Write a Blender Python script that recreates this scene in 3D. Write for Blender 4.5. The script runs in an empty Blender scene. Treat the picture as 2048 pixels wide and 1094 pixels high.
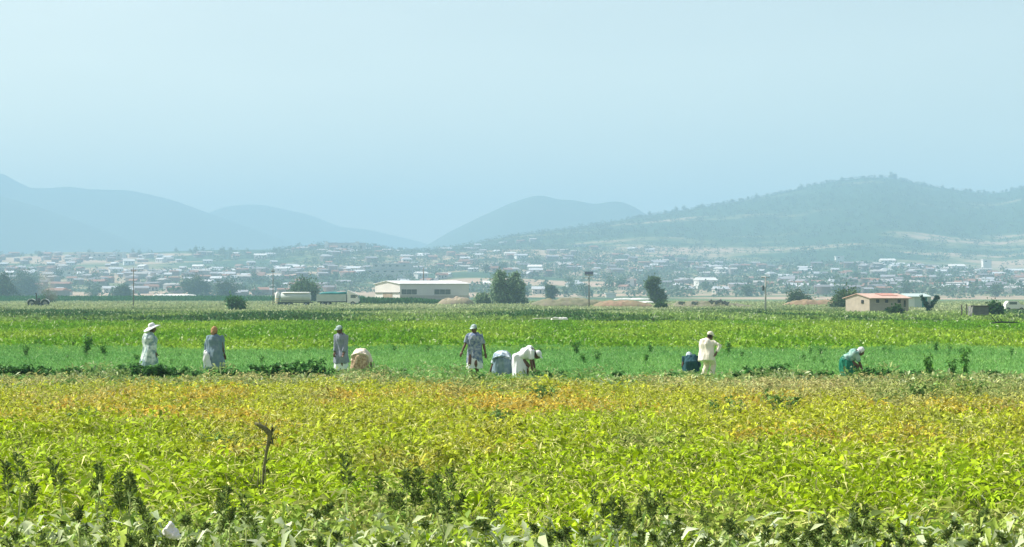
import bpy, bmesh, math, random
import numpy as np
from mathutils import Vector, Matrix, noise as mn

rng = np.random.default_rng(7)
random.seed(7)
R = math.radians
sc = bpy.context.scene
COL = sc.collection

# ---------------------------------------------------------------- camera
F = 3500.0            # focal length in pixels of the 2048 px wide picture
CAMH = 2.4
HOR = 590.0
cam_d = bpy.data.cameras.new('camera')
cam_d.sensor_width = 36.0
cam_d.lens = F / 2048 * 36
cam_d.clip_start = 0.1
cam_d.clip_end = 60000
cam = bpy.data.objects.new('camera', cam_d)
cam.location = (0, 0, CAMH)
cam.rotation_euler = (R(90) + math.atan((HOR - 547) / F), 0, 0)
COL.objects.link(cam)
sc.camera = cam

# ---------------------------------------------------------------- light
SUN_EL = 47.0
SUN_AZ = -67.0        # degrees from +Y towards +X (negative = left), beyond the workers
world = bpy.data.worlds.new("World")
sc.world = world
world.use_nodes = True
wn = world.node_tree.nodes
wl = world.node_tree.links
bg = wn['Background']
sky = wn.new('ShaderNodeTexSky')
sky.sky_type = 'NISHITA'
sky.sun_disc = False
sky.sun_elevation = R(SUN_EL)
sky.sun_rotation = R(SUN_AZ)
sky.air_density = 1.0
sky.dust_density = 1.0
sky.ozone_density = 1.0
sky.altitude = 0
tint = wn.new('ShaderNodeMixRGB'); tint.blend_type = 'MULTIPLY'; tint.inputs[0].default_value = 1.0
tint.inputs[2].default_value = (1.0, 0.745, 0.53, 1)
wtc = wn.new('ShaderNodeTexCoord'); wmp = wn.new('ShaderNodeMapping'); wmp.inputs['Scale'].default_value = (1.2, 1.2, 6)
wns = wn.new('ShaderNodeTexNoise'); wns.inputs['Scale'].default_value = 2.2; wns.inputs['Detail'].default_value = 5
wmr = wn.new('ShaderNodeMapRange'); wmr.inputs['To Min'].default_value = .82; wmr.inputs['To Max'].default_value = 1.20
wl.new(wtc.outputs['Generated'], wmp.inputs[0]); wl.new(wmp.outputs[0], wns.inputs['Vector']); wl.new(wns.outputs['Fac'], wmr.inputs['Value'])
thin_cloud = wn.new('ShaderNodeMixRGB'); thin_cloud.blend_type = 'MULTIPLY'; thin_cloud.inputs[0].default_value = 1.0
wl.new(wmr.outputs[0], thin_cloud.inputs[2])
wl.new(sky.outputs[0], tint.inputs[1]); wl.new(tint.outputs[0], thin_cloud.inputs[1]); wl.new(thin_cloud.outputs[0], bg.inputs[0])
bg.inputs[1].default_value = 0.15
sun_d = bpy.data.lights.new('sun', 'SUN')
sun_d.energy = 5.0
sun_d.angle = R(0.5)
sun_d.color = (1.0, 0.97, 0.91)
sun = bpy.data.objects.new('sun', sun_d)
az, el = R(SUN_AZ), R(SUN_EL)
to_sun = Vector((math.sin(az) * math.cos(el), math.cos(az) * math.cos(el), math.sin(el)))
sun.rotation_euler = to_sun.to_track_quat('Z', 'Y').to_euler()
sun.location = (-30, 20, 60)
COL.objects.link(sun)
sc.view_settings.view_transform = 'Standard'
sc.view_settings.look = 'None'
sc.view_settings.gamma = 1
sc.view_settings.exposure = 0.96
sc.cycles.max_bounces = 6
sc.cycles.diffuse_bounces = 3
sc.cycles.transmission_bounces = 4
sc.cycles.transparent_max_bounces = 8
sc.cycles.volume_bounces = 2
sc.cycles.use_denoising = True

# ---------------------------------------------------------------- helpers
def PX(px, D): return (px - 1024) / F * D
def PZ(py, D): return CAMH + (HOR - py) / F * D
def DG(py): return CAMH * F / (py - HOR)      # ground distance of a picture row

def mat(name, color=(0.5, 0.5, 0.5), rough=0.8, metal=0.0, noise=None, spec=0.3, bump=0.0, translucent=0.0):
    """noise = (scale, other_color, amount, detail)"""
    m = bpy.data.materials.new(name); m.use_nodes = True
    nt = m.node_tree; b = nt.nodes['Principled BSDF']
    b.inputs['Base Color'].default_value = (*color, 1)
    b.inputs['Roughness'].default_value = rough
    b.inputs['Metallic'].default_value = metal
    b.inputs['Specular IOR Level'].default_value = spec
    tc = nt.nodes.new('ShaderNodeTexCoord')
    src = None
    if noise:
        n = nt.nodes.new('ShaderNodeTexNoise'); n.inputs['Scale'].default_value = noise[0]
        n.inputs['Detail'].default_value = 6; n.inputs['Roughness'].default_value = 0.6
        nt.links.new(tc.outputs['Object'], n.inputs['Vector'])
        r = nt.nodes.new('ShaderNodeValToRGB')
        r.color_ramp.elements[0].position = 0.5 - 0.5 * (1 - noise[2]) * 0.8 - .02
        r.color_ramp.elements[1].position = 0.5 + 0.5 * (1 - noise[2]) * 0.8 + .02
        r.color_ramp.elements[0].color = (*color, 1); r.color_ramp.elements[1].color = (*noise[1], 1)
        nt.links.new(n.outputs['Fac'], r.inputs['Fac'])
        nt.links.new(r.outputs['Color'], b.inputs['Base Color'])
        src = n
    if bump:
        n2 = nt.nodes.new('ShaderNodeTexNoise'); n2.inputs['Scale'].default_value = (noise[0] if noise else 20) * 3
        n2.inputs['Detail'].default_value = 5
        nt.links.new(tc.outputs['Object'], n2.inputs['Vector'])
        bp = nt.nodes.new('ShaderNodeBump'); bp.inputs['Strength'].default_value = bump
        bp.inputs['Distance'].default_value = 0.02
        nt.links.new(n2.outputs['Fac'], bp.inputs['Height'])
        nt.links.new(bp.outputs['Normal'], b.inputs['Normal'])
    if translucent:
        t = nt.nodes.new('ShaderNodeBsdfTranslucent'); mx = nt.nodes.new('ShaderNodeMixShader')
        mx.inputs[0].default_value = translucent
        if src is not None: nt.links.new(r.outputs['Color'], t.inputs['Color'])
        else: t.inputs['Color'].default_value = (*color, 1)
        out = nt.nodes['Material Output']
        nt.links.new(b.outputs[0], mx.inputs[1]); nt.links.new(t.outputs[0], mx.inputs[2])
        nt.links.new(mx.outputs[0], out.inputs['Surface'])
    return m

def leaf_mat(name, trans=0.35, rough=0.55, spec=0.25):
    m = bpy.data.materials.new(name); m.use_nodes = True
    nt = m.node_tree; b = nt.nodes['Principled BSDF']
    a = nt.nodes.new('ShaderNodeAttribute'); a.attribute_name = 'tint'
    nt.links.new(a.outputs['Color'], b.inputs['Base Color'])
    b.inputs['Roughness'].default_value = rough
    b.inputs['Specular IOR Level'].default_value = spec
    t = nt.nodes.new('ShaderNodeBsdfTranslucent'); nt.links.new(a.outputs['Color'], t.inputs['Color'])
    mx = nt.nodes.new('ShaderNodeMixShader'); mx.inputs[0].default_value = trans
    nt.links.new(b.outputs[0], mx.inputs[1]); nt.links.new(t.outputs[0], mx.inputs[2])
    nt.links.new(mx.outputs[0], nt.nodes['Material Output'].inputs['Surface'])
    return m

def np_mesh(name, V, Fc, cols=None, material=None, smooth=False):
    """V (n,3); Fc (m,k) constant k; cols (n,3)"""
    me = bpy.data.meshes.new(name)
    V = np.asarray(V, dtype=np.float32); Fc = np.asarray(Fc, dtype=np.int32)
    k = Fc.shape[1]
    me.vertices.add(len(V)); me.vertices.foreach_set('co', V.ravel())
    me.loops.add(Fc.size); me.loops.foreach_set('vertex_index', Fc.ravel())
    me.polygons.add(len(Fc))
    me.polygons.foreach_set('loop_start', np.arange(0, Fc.size, k, dtype=np.int32))
    me.polygons.foreach_set('loop_total', np.full(len(Fc), k, dtype=np.int32))
    if smooth: me.polygons.foreach_set('use_smooth', np.ones(len(Fc), dtype=bool))
    if cols is not None:
        at = me.color_attributes.new('tint', 'FLOAT_COLOR', 'POINT')
        c4 = np.ones((len(V), 4), dtype=np.float32); c4[:, :3] = cols
        at.data.foreach_set('color', c4.ravel())
    me.update(calc_edges=True)
    if material: me.materials.append(material)
    return me

def link(name, me, parent=None, loc=(0, 0, 0)):
    o = bpy.data.objects.new(name, me); COL.objects.link(o)
    o.location = loc
    if parent is not None: o.parent = parent
    return o

def tag(o, label=None, cat=None, group=None, kind=None):
    if label: o['label'] = label
    if cat: o['category'] = cat
    if group: o['group'] = group
    if kind: o['kind'] = kind
    return o

def empty(name, loc, rz=0):
    o = bpy.data.objects.new(name, None); COL.objects.link(o)
    o.location = loc; o.rotation_euler = (0, 0, rz); o.empty_display_size = 0.2
    return o

def copy_tree(o, parent=None):
    c = o.copy(); COL.objects.link(c); c.parent = parent
    for ch in list(o.children): copy_tree(ch, c)
    return c

class MB:
    """collects polygons into one mesh"""
    def __init__(s): s.v = []; s.f = []
    def add(s, V, Fs):
        o = len(s.v); s.v += [tuple(p) for p in V]; s.f += [tuple(i + o for i in f) for f in Fs]
    def box(s, x0, x1, y0, y1, z0, z1, M=None):
        V = [Vector(p) for p in ((x0,y0,z0),(x1,y0,z0),(x1,y1,z0),(x0,y1,z0),(x0,y0,z1),(x1,y0,z1),(x1,y1,z1),(x0,y1,z1))]
        if M: V = [M @ p for p in V]
        s.add(V, [(0,3,2,1),(4,5,6,7),(0,1,5,4),(1,2,6,5),(2,3,7,6),(3,0,4,7)])
    def tube(s, pts, rad, n=8, cap=True, flat=None):
        """tapered tube; flat = (side axis scale) elliptical factor list or None"""
        pts = [Vector(p) for p in pts]; rings = []
        up = Vector((0, 0, 1)); prev = None
        for i, p in enumerate(pts):
            d = (pts[min(i+1, len(pts)-1)] - pts[max(i-1, 0)]).normalized()
            if prev is None:
                a = Vector((1, 0, 0)) if abs(d.x) < 0.9 else Vector((0, 1, 0))
                a = (a - d * a.dot(d)).normalized()
            else:
                a = (prev - d * prev.dot(d)).normalized()
            prev = a; b = d.cross(a)
            r = rad[i] if hasattr(rad, '__len__') else rad
            ra, rb = r if hasattr(r, '__len__') else (r, r)
            rings.append([p + a * ra * math.cos(2*math.pi*k/n) + b * rb * math.sin(2*math.pi*k/n) for k in range(n)])
        V = [q for r_ in rings for q in r_]; Fs = []
        for i in range(len(pts)-1):
            for k in range(n):
                k2 = (k+1) % n
                Fs.append((i*n+k, i*n+k2, (i+1)*n+k2, (i+1)*n+k))
        if cap:
            Fs.append(tuple(reversed(range(n)))); Fs.append(tuple((len(pts)-1)*n+k for k in range(n)))
        s.add(V, Fs)
    def ell(s, c, r, n=14, m=9, M=None):
        c = Vector(c); V = []; Fs = []
        for i in range(m+1):
            th = math.pi * i / m
            for k in range(n):
                ph = 2*math.pi*k/n
                q = Vector((r[0]*math.sin(th)*math.cos(ph), r[1]*math.sin(th)*math.sin(ph), r[2]*math.cos(th)))
                if M is not None: q = M @ q
                V.append(c + q)
        for i in range(m):
            for k in range(n):
                k2 = (k+1) % n
                Fs.append((i*n+k, (i+1)*n+k, (i+1)*n+k2, i*n+k2))
        s.add(V, Fs)
    def mesh(s, name, m=None, smooth=False):
        me = bpy.data.meshes.new(name); me.from_pydata(s.v, [], s.f)
        if m: me.materials.append(m)
        if smooth:
            for p in me.polygons: p.use_smooth = True
        bm = bmesh.new(); bm.from_mesh(me); bmesh.ops.remove_doubles(bm, verts=bm.verts, dist=1e-5)
        bmesh.ops.recalc_face_normals(bm, faces=bm.faces); bm.to_mesh(me); bm.free()
        me.update(); return me
    def build(s, name, m=None, parent=None, smooth=False, loc=(0, 0, 0)):
        return link(name, s.mesh(name, m, smooth), parent, loc)

def unit(v): return v / (np.linalg.norm(v, axis=1, keepdims=True) + 1e-9)

def leaves(pos, axis, length, width, cols, fold=0.25, droop=0.35, fine=True, nrm=None):
    """vectorised leaves. pos (n,3) base, axis (n,3) direction, returns V,F,C"""
    n = len(pos); axis = unit(axis)
    if nrm is None:
        nrm = rng.normal(size=(n, 3)); nrm[:, 2] = np.abs(nrm[:, 2]) + 0.8
    side = unit(np.cross(axis, nrm)); up = unit(np.cross(side, axis))
    L = np.asarray(length).reshape(-1, 1) * np.ones((n, 1)); W = np.asarray(width).reshape(-1, 1) * np.ones((n, 1))
    dr = np.zeros((n, 3)); dr[:, 2] = -1
    if fine:
        mid = pos + axis * L * 0.45 + dr * L * droop * 0.12
        tip = pos + axis * L * 0.95 + dr * L * droop * rng.uniform(0.3, 1.3, (n, 1))
        l = mid + side * W * 0.5 + up * W * fold; r = mid - side * W * 0.5 + up * W * fold
        V = np.stack([pos, l, mid, r, tip], 1).reshape(-1, 3)
        b = (np.arange(n) * 5)[:, None]
        Fc = np.concatenate([b + [0, 1, 2], b + [0, 2, 3], b + [1, 4, 2], b + [2, 4, 3]], 0)
        C = np.repeat(cols, 5, 0)
    else:
        mid = pos + axis * L * 0.5
        tip = pos + axis * L + dr * L * droop * rng.uniform(0, 1, (n, 1))
        l = mid + side * W * 0.5; r = mid - side * W * 0.5
        V = np.stack([pos, l, tip, r], 1).reshape(-1, 3)
        b = (np.arange(n) * 4)[:, None]
        Fc = np.concatenate([b + [0, 1, 2], b + [0, 2, 3]], 0)
        C = np.repeat(cols, 4, 0)
    return V, Fc, C

def join_parts(parts):
    V = []; Fc = []; C = []; o = 0
    for v, f, c in parts:
        V.append(v); Fc.append(f + o); C.append(c); o += len(v)
    return np.concatenate(V), np.concatenate(Fc), np.concatenate(C)

# smooth value noise on numpy arrays
_tab = rng.random((256, 256))
def vnoise(x, y, s):
    x = np.asarray(x) / s + 1000.3; y = np.asarray(y) / s + 1000.7
    xi = np.floor(x).astype(int); yi = np.floor(y).astype(int)
    fx = x - xi; fy = y - yi; fx = fx*fx*(3-2*fx); fy = fy*fy*(3-2*fy)
    g = lambda a, b: _tab[a % 256, b % 256]
    return (g(xi, yi)*(1-fx)*(1-fy) + g(xi+1, yi)*fx*(1-fy) + g(xi, yi+1)*(1-fx)*fy + g(xi+1, yi+1)*fx*fy)
def fbm(x, y, s, o=4):
    t = 0; a = 0.5; n = 0
    for i in range(o):
        t = t + a * vnoise(np.asarray(x) + 31*i, np.asarray(y) + 17*i, s); n += a; a *= .5; s *= .5
    return t / n

def lerp(a, b, t):
    t = np.asarray(t).reshape(-1, 1)
    return np.asarray(a) * (1 - t) + np.asarray(b) * t
def sstep(a, b, x):
    t = np.clip((np.asarray(x) - a) / (b - a), 0, 1); return t * t * (3 - 2 * t)
def jitter(c, amt=0.15):
    return np.clip(c * (1 + rng.normal(0, amt, (len(c), 1))) + rng.normal(0, amt * 0.04, c.shape), 0.003, 1)

def wedge(n, y0, y1, margin=1.25, xr=None):
    """random ground points between two distances over the width the picture can see"""
    y = np.sqrt(rng.uniform(y0**2, y1**2, n))
    h = 1024 / F * y * margin + 2.2
    x = rng.uniform(-1, 1, n) * h
    return x, y

# ---------------------------------------------------------------- terrain
def ground_material():
    m = bpy.data.materials.new('soil_and_turf'); m.use_nodes = True
    nt = m.node_tree; N = nt.nodes; L = nt.links; b = N['Principled BSDF']
    b.inputs['Roughness'].default_value = 0.95; b.inputs['Specular IOR Level'].default_value = 0.1
    tc = N.new('ShaderNodeTexCoord'); sp = N.new('ShaderNodeSeparateXYZ'); L.new(tc.outputs['Object'], sp.inputs[0])
    nz = N.new('ShaderNodeTexNoise'); nz.inputs['Scale'].default_value = 0.02; nz.inputs['Detail'].default_value = 8
    L.new(tc.outputs['Object'], nz.inputs['Vector'])
    # distance with a wavy edge
    mm = N.new('ShaderNodeMath'); mm.operation = 'MULTIPLY_ADD'; mm.inputs[1].default_value = 6; L.new(nz.outputs['Fac'], mm.inputs[0]); L.new(sp.outputs['Y'], mm.inputs[2])
    mr = N.new('ShaderNodeMapRange'); mr.inputs['From Min'].default_value = 0; mr.inputs['From Max'].default_value = 1000
    L.new(mm.outputs[0], mr.inputs['Value'])
    r = N.new('ShaderNodeValToRGB'); cr = r.color_ramp
    stops = [(0.0, (.07,.09,.018)), (.043, (.09,.13,.03)), (.046, (.11,.26,.06)), (.078, (.11,.26,.06)), (.081, (.18,.30,.012)),
             (.146, (.18,.30,.014)), (.15, (.07,.13,.035)), (.24, (.10,.16,.04)), (.33, (.19,.23,.10)), (.42, (.20,.24,.11)), (.46, (.10,.17,.06)), (1.0, (.10,.16,.06))]
    while len(cr.elements) < len(stops): cr.elements.new(0.5)
    for e, (p, c) in zip(cr.elements, stops): e.position = p; e.color = (*c, 1)
    L.new(mr.outputs[0], r.inputs['Fac'])
    n2 = N.new('ShaderNodeTexNoise'); n2.inputs['Scale'].default_value = 1.3; n2.inputs['Detail'].default_value = 8; n2.inputs['Roughness'].default_value = .7
    L.new(tc.outputs['Object'], n2.inputs['Vector'])
    mx = N.new('ShaderNodeMixRGB'); mx.blend_type = 'MULTIPLY'; mx.inputs[0].default_value = 0.8
    r2 = N.new('ShaderNodeValToRGB'); r2.color_ramp.elements[0].position = .35; r2.color_ramp.elements[0].color = (.5,.55,.5,1)
    r2.color_ramp.elements[1].position = .65; r2.color_ramp.elements[1].color = (1.3,1.25,1.2,1)
    L.new(n2.outputs['Fac'], r2.inputs['Fac']); L.new(r.outputs['Color'], mx.inputs[1]); L.new(r2.outputs['Color'], mx.inputs[2])
    L.new(mx.outputs[0], b.inputs['Base Color'])
    return m

ys = np.concatenate([np.linspace(-40, 300, 120), np.geomspace(305, 8000, 60)])
us = np.linspace(-1, 1, 121)
X = us[None, :] * (60 + np.maximum(ys, 0)[:, None] * 1.1); Y = np.repeat(ys[:, None], len(us), 1)
Zg = (fbm(X, Y, 9) - .5) * 0.10
V = np.stack([X, Y, Zg], -1).reshape(-1, 3)
def grid_faces(nr, nc):
    i = np.arange(nr - 1)[:, None] * nc + np.arange(nc - 1)[None, :]
    i = i.ravel()[:, None]
    return i + [0, 1, nc + 1, nc]
g = link('ground', np_mesh('ground', V, grid_faces(len(ys), len(us)), material=ground_material(), smooth=True))
tag(g, kind='structure')

def interp_px(pts, px):
    xs_ = [p[0] for p in pts]; v = [p[1] for p in pts]
    return np.interp(px, xs_, v)
def smooth_curve(pts, px, w=18):
    return sum(interp_px(pts, px + d) for d in (-w, -w*.5, 0, w*.5, w)) / 5

# settled hillside rising to the wooded hill on the right
CREST = [(-500,515),(-200,508),(0,510),(150,504),(300,505),(400,500),(560,499),(620,492),(650,489),(740,492),(800,501),(860,501),(900,494),(960,484),
         (1050,468),(1150,456),(1280,434),(1400,416),(1480,403),(1560,388),(1640,368),(1740,355),(1800,359),(1850,372),(1950,386),(2000,388),(2048,376),(2200,352),(2500,330)]
DCR = [(-500,2300),(860,2450),(1150,2900),(1600,3400),(2500,3600)]
BASE_D = 950.0
def hill_z(px, D):
    """height of the hillside at bearing px, distance D"""
    dc = interp_px(DCR, px)
    cz = (HOR - smooth_curve(CREST, px)) / F * dc + CAMH
    t = (D - BASE_D) / (dc - BASE_D)
    tt = np.clip(t, 0, 1.0)
    sh = sstep(860, 1500, px)
    up = cz * ((1 - sh) * tt ** 1.25 + sh * (0.40 * tt ** 1.1 + 0.60 * sstep(0.35, 1.0, tt) ** 1.1))
    back = np.where(t > 1, -np.clip((t - 1) * 1.2, 0, 1.2) * cz, 0)
    bump = (fbm(px * D / F, D, 300, 5) - .5) * 26 * np.clip(tt * 3, 0, 1) * np.clip((1.0 - tt) * 5, 0.0, 1)
    return up + back + bump - np.where(t <= 0.0, 3 + 20 * (-t), 0) 

HPX = np.linspace(-500, 2550, 500)
HT = np.concatenate([np.linspace(-0.03, 1.0, 130), np.linspace(1.02, 1.9, 30)])
PXg = np.repeat(HPX[None, :], len(HT), 0)
DCg = interp_px(DCR, PXg.ravel()).reshape(PXg.shape)
Dg = BASE_D + HT[:, None] * (DCg - BASE_D)
Zh = hill_z(PXg.ravel(), Dg.ravel()).reshape(PXg.shape)
V = np.stack([(PXg - 1024) / F * Dg, Dg, Zh], -1).reshape(-1, 3)

def hillside_material():
    m = bpy.data.materials.new('hillside_fields'); m.use_nodes = True
    nt = m.node_tree; N = nt.nodes; L = nt.links; b = N['Principled BSDF']
    b.inputs['Roughness'].default_value = 0.95; b.inputs['Specular IOR Level'].default_value = 0.1
    tc = N.new('ShaderNodeTexCoord')
    mp = N.new('ShaderNodeMapping'); mp.inputs['Scale'].default_value = (0.5, 1, 1); L.new(tc.outputs['Object'], mp.inputs[0])
    n1 = N.new('ShaderNodeTexNoise'); n1.inputs['Scale'].default_value = 0.006; n1.inputs['Detail'].default_value = 7; n1.inputs['Roughness'].default_value = .62
    L.new(mp.outputs[0], n1.inputs['Vector'])
    r = N.new('ShaderNodeValToRGB'); cr = r.color_ramp
    st = [(0.0,(.03,.07,.035)),(.47,(.04,.085,.045)),(.52,(.13,.16,.08)),(.58,(.36,.28,.20)),(.75,(.44,.31,.24))]
    while len(cr.elements) < len(st): cr.elements.new(.5)
    for e, (p, c) in zip(cr.elements, st): e.position = p; e.color = (*c, 1)
    # higher up the hill is all wood
    sp = N.new('ShaderNodeSeparateXYZ'); L.new(tc.outputs['Object'], sp.inputs[0])
    mr = N.new('ShaderNodeMapRange'); mr.inputs['From Min'].default_value = 42; mr.inputs['From Max'].default_value = 95
    mr.inputs['To Min'].default_value = 0.03; mr.inputs['To Max'].default_value = -0.09
    L.new(sp.outputs['Z'], mr.inputs['Value'])
    ad = N.new('ShaderNodeMath'); L.new(n1.outputs['Fac'], ad.inputs[0]); L.new(mr.outputs[0], ad.inputs[1])
    L.new(ad.outputs[0], r.inputs['Fac'])
    L.new(r.outputs['Color'], b.inputs['Base Color'])
    return m
hs = link('hillside', np_mesh('hillside', V, grid_faces(len(HT), len(HPX)), material=hillside_material(), smooth=True))
tag(hs, kind='structure')

mtn_mat = mat('mountain_woods', (.018, .05, .022), 0.95, noise=(0.002, (.06, .09, .04), .5), spec=.05)
def mountain(name, crest, D, depth, rough=12, seed=0):
    xs_ = [p[0] for p in crest]; px = np.linspace(min(xs_), max(xs_), 260)
    t = np.linspace(0, 1, 46)
    P_ = np.repeat(px[None, :], len(t), 0)
    h = (HOR - smooth_curve(crest, px, 8)) / F * D + CAMH
    Dd = D + (t[:, None] - .5) * depth
    prof = np.where(t < .5, sstep(0, .5, t) ** .8, 1 - sstep(.5, 1, t))
    Xs = (P_ - 1024) / F * D
    Z = h[None, :] * prof[:, None] + (fbm(Xs + seed, Dd*.4 + 0 * Xs, 420, 6) - .5) * rough * 10 * (prof * (1 - prof) * 4)[:, None]
    Z = Z - 30 * (1 - np.minimum(prof * 12, 1))[:, None]
    V = np.stack([Xs, Dd + 0 * Xs, Z], -1).reshape(-1, 3)
    o = link(name, np_mesh(name, V, grid_faces(len(t), len(px)), material=mtn_mat, smooth=True))
    tag(o, kind='structure')
mountain('mountain', [(-420,470),(-250,420),(-100,360),(0,392),(60,408),(150,440),(240,474),(330,512),(420,560),(480,592)], 4700, 1900, 14, 11)
mountain('mountain', [(-500,420),(-200,370),(-60,346),(0,345),(30,362),(60,376),(100,377),(140,373),(180,379),(260,381),(300,389),(345,400),(400,420),(420,427),(520,462),(620,500),(760,592)], 5600, 2000, 15, 503)
mountain('mountain', [(250,592),(360,480),(420,426),(450,414),(490,409),(530,410),(570,419),(620,430),(680,454),(740,460),(800,474),(850,486),(930,520),(1050,592)], 6400, 2000, 15, 91)
mountain('mountain', [(690,592),(800,528),(858,489),(900,464),(960,434),(1020,407),(1065,392),(1090,392),(1115,399),(1150,401),(1190,409),(1215,404),(1240,403),(1265,413),(1290,429),(1350,450),(1500,510),(1620,592)], 5000, 1600, 14, 77)
# a small mast on the middle peak
# ---------------------------------------------------------------- crops (uncountable: stuff)
M_LEAF = leaf_mat('crop_leaf', 0.24, 0.7, 0.12)
M_FAR = leaf_mat('distant_leaf', 0.25, 0.8, 0.1)

YG = np.array((.37, .52, .009)); GR = np.array((.17, .35, .015)); OR = np.array((.62, .45, .06)); ST = np.array((.66, .66, .24))
GG = np.array((.27, .36, .11)); DG_ = np.array((.035, .10, .018))

def crop_colour(x, y):
    """patchy: green near, yellow and straw further back, grey green weeds far right"""
    n = len(x)
    a = fbm(x, y * .6, 2.6, 4); b = fbm(x + 50, y * .6 + 9, 1.2, 3)
    c = lerp(YG, GR, sstep(.50 + .12 * sstep(15, 24, y), .72, a))
    far = sstep(21, 33, y + (a - .5) * 22)
    c = c * (1 - far[:, None]) + lerp((.47, .53, .03), OR, sstep(.45, .66, b + (x / np.maximum(y, 1)) * .1)) * far[:, None]
    px = 1024 + x / y * F
    gg = sstep(34, 40, y + (b - .5) * 14 + (px - 1700) * .004) * sstep(1250, 1500, px)
    gg = np.maximum(gg, sstep(37, 44, y + (b - .5) * 12 + (a - .5) * 14))
    gg = np.maximum(gg, sstep(.66, .72, fbm(x + 400, y * .5 + 70, 3.2, 3)) * .6)
    c = c * (1 - gg[:, None]) + lerp((.20, .32, .07), (.52, .48, .20), np.clip(a*2.4-.7 + rng.normal(0,.25,n), 0, 1)) * gg[:, None]
    return c

def canopy_h(x, y):
    return (.06 + .36 * fbm(x, y, 1.1, 3) + .38 * fbm(x + 9, y, .42, 2)) * (1 - .25 * sstep(36, 44, y))

# yellow green pulse crop between the near verge and the workers
parts = []
NP = 24500
cx, cy = wedge(NP, 12.5, 47.0, 1.22)
ke = cy + (fbm(cx, cy * .3, 3.5, 4) - .5) * 9 < 44.2; cx, cy = cx[ke], cy[ke]; NP = len(cx)
k = 17
x = np.repeat(cx, k); y = np.repeat(cy, k)
rr = rng.uniform(0, 1, len(x)) ** .6 * .24; th = rng.uniform(0, 2*np.pi, len(x))
x = x + rr*np.cos(th); y = y + rr*np.sin(th)
ph = np.repeat(rng.uniform(.75, 1.2, NP), k)
z = canopy_h(x, y) * ph * (1 - (rr/.34)**2 * .6) * rng.uniform(.45, 1.0, len(x))
ax = np.stack([np.cos(th) + rng.normal(0, .5, len(x)), np.sin(th) + rng.normal(0, .5, len(x)), rng.normal(.35, .55, len(x))], 1)
col = jitter(crop_colour(x, y), .18)
pale = rng.random(len(x)) < .27
col[pale] = jitter(np.repeat(ST[None], pale.sum(), 0) * rng.uniform(.7, 1.25, (pale.sum(), 1)), .1)
dk = rng.random(len(x)) < .24
col[dk] *= .5
ln = rng.uniform(.055, .15, len(x)) * (.7 + .6 * fbm(x, y, 1.7, 2)) * (1.38 - .30*sstep(18, 36, y)); wd = ln * rng.uniform(.20, .42, len(x))
wd[pale] *= .32; ln[pale] *= 1.4
parts.append(leaves(np.stack([x, y, z], 1), ax, ln, wd, col, fold=.2, droop=.6))
ns = 18000; sx_, sy_ = wedge(ns, 12.8, 43.5, 1.2)
sz_ = canopy_h(sx_, sy_) * rng.uniform(.4, .8, ns)
parts.append(leaves(np.stack([sx_, sy_, sz_], 1), np.stack([rng.normal(0, .45, ns), rng.normal(0, .45, ns), np.full(ns, 1.0)], 1), rng.uniform(.12, .30, ns), rng.uniform(.008, .02, ns),
    jitter(lerp((.30, .36, .06), (.68, .66, .28), rng.random(ns)), .12), droop=.7, fold=.1))
V, Fc, C = join_parts(parts)
o = link('bean_crop', np_mesh('bean_crop', V, Fc, C, M_LEAF)); tag(o, kind='stuff')

# broad undergrowth of the near verge
def clumps(n, y0, y1, kk, spread, hh, colf, lnr, wr, margin=1.22, mask=None, fold=.25, droop=.5, up=.4, palef=.0, fine=True):
    cx, cy = wedge(n, y0, y1, margin)
    if mask is not None:
        m = mask(cx, cy) > rng.random(n); cx, cy = cx[m], cy[m]
    n = len(cx)
    x = np.repeat(cx, kk); y = np.repeat(cy, kk); th = rng.uniform(0, 2*np.pi, n*kk); rr = rng.random(n*kk)**.6 * spread
    x = x + rr*np.cos(th); y = y + rr*np.sin(th)
    h = hh(x, y) if callable(hh) else hh
    z = h * np.repeat(rng.uniform(.6, 1.1, n), kk) * rng.uniform(.3, 1, n*kk) * (1 - (rr/(spread*1.5))**2 * .5)
    ax = np.stack([np.cos(th) + rng.normal(0, .5, n*kk), np.sin(th) + rng.normal(0, .5, n*kk), rng.normal(up, .5, n*kk)], 1)
    base = np.repeat(colf(cx, cy), kk, 0)
    col = jitter(base, .2)
    if palef:
        pm = rng.random(n*kk) < palef; col[pm] = col[pm] * .3 + np.array((.60, .66, .42)) * .7
    ln = rng.uniform(lnr[0], lnr[1], n*kk); wd = ln * rng.uniform(wr[0], wr[1], n*kk)
    return leaves(np.stack([x, y, z], 1), ax, ln, wd, col, fold=fold, droop=droop, fine=fine)

verge = clumps(2100, 11.2, 14.4, 22, .2, lambda x, y: .42 + .40 * sstep(.40, .60, fbm(x, y, .8, 2)) * (1 - .25 * sstep(-.2, 1.5, x)),
               lambda x, y: lerp((.19, .32, .05), (.44, .54, .09), fbm(x, y, .5, 2)), (.08, .22), (.16, .38), palef=.26, droop=.8, mask=lambda x, y: 1 - .62 * sstep(-.5, .8, x))
n_ = 1300; xx, yy = wedge(n_, 11.6, 14.4, 1.2); th_ = rng.uniform(0, 6.28, n_)
big = leaves(np.stack([xx, yy, rng.uniform(.3, .62, n_)], 1), np.stack([np.cos(th_), np.sin(th_), rng.normal(.2, .4, n_)], 1), rng.uniform(.14, .27, n_), rng.uniform(.04, .085, n_), jitter(lerp((.40, .50, .25), (.62, .68, .46), rng.random(n_)), .12), droop=.9, fold=.2)
verge = join_parts([verge, big])
o = link('verge_weeds', np_mesh('verge_weeds', *verge, M_LEAF)); tag(o, kind='stuff')

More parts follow.
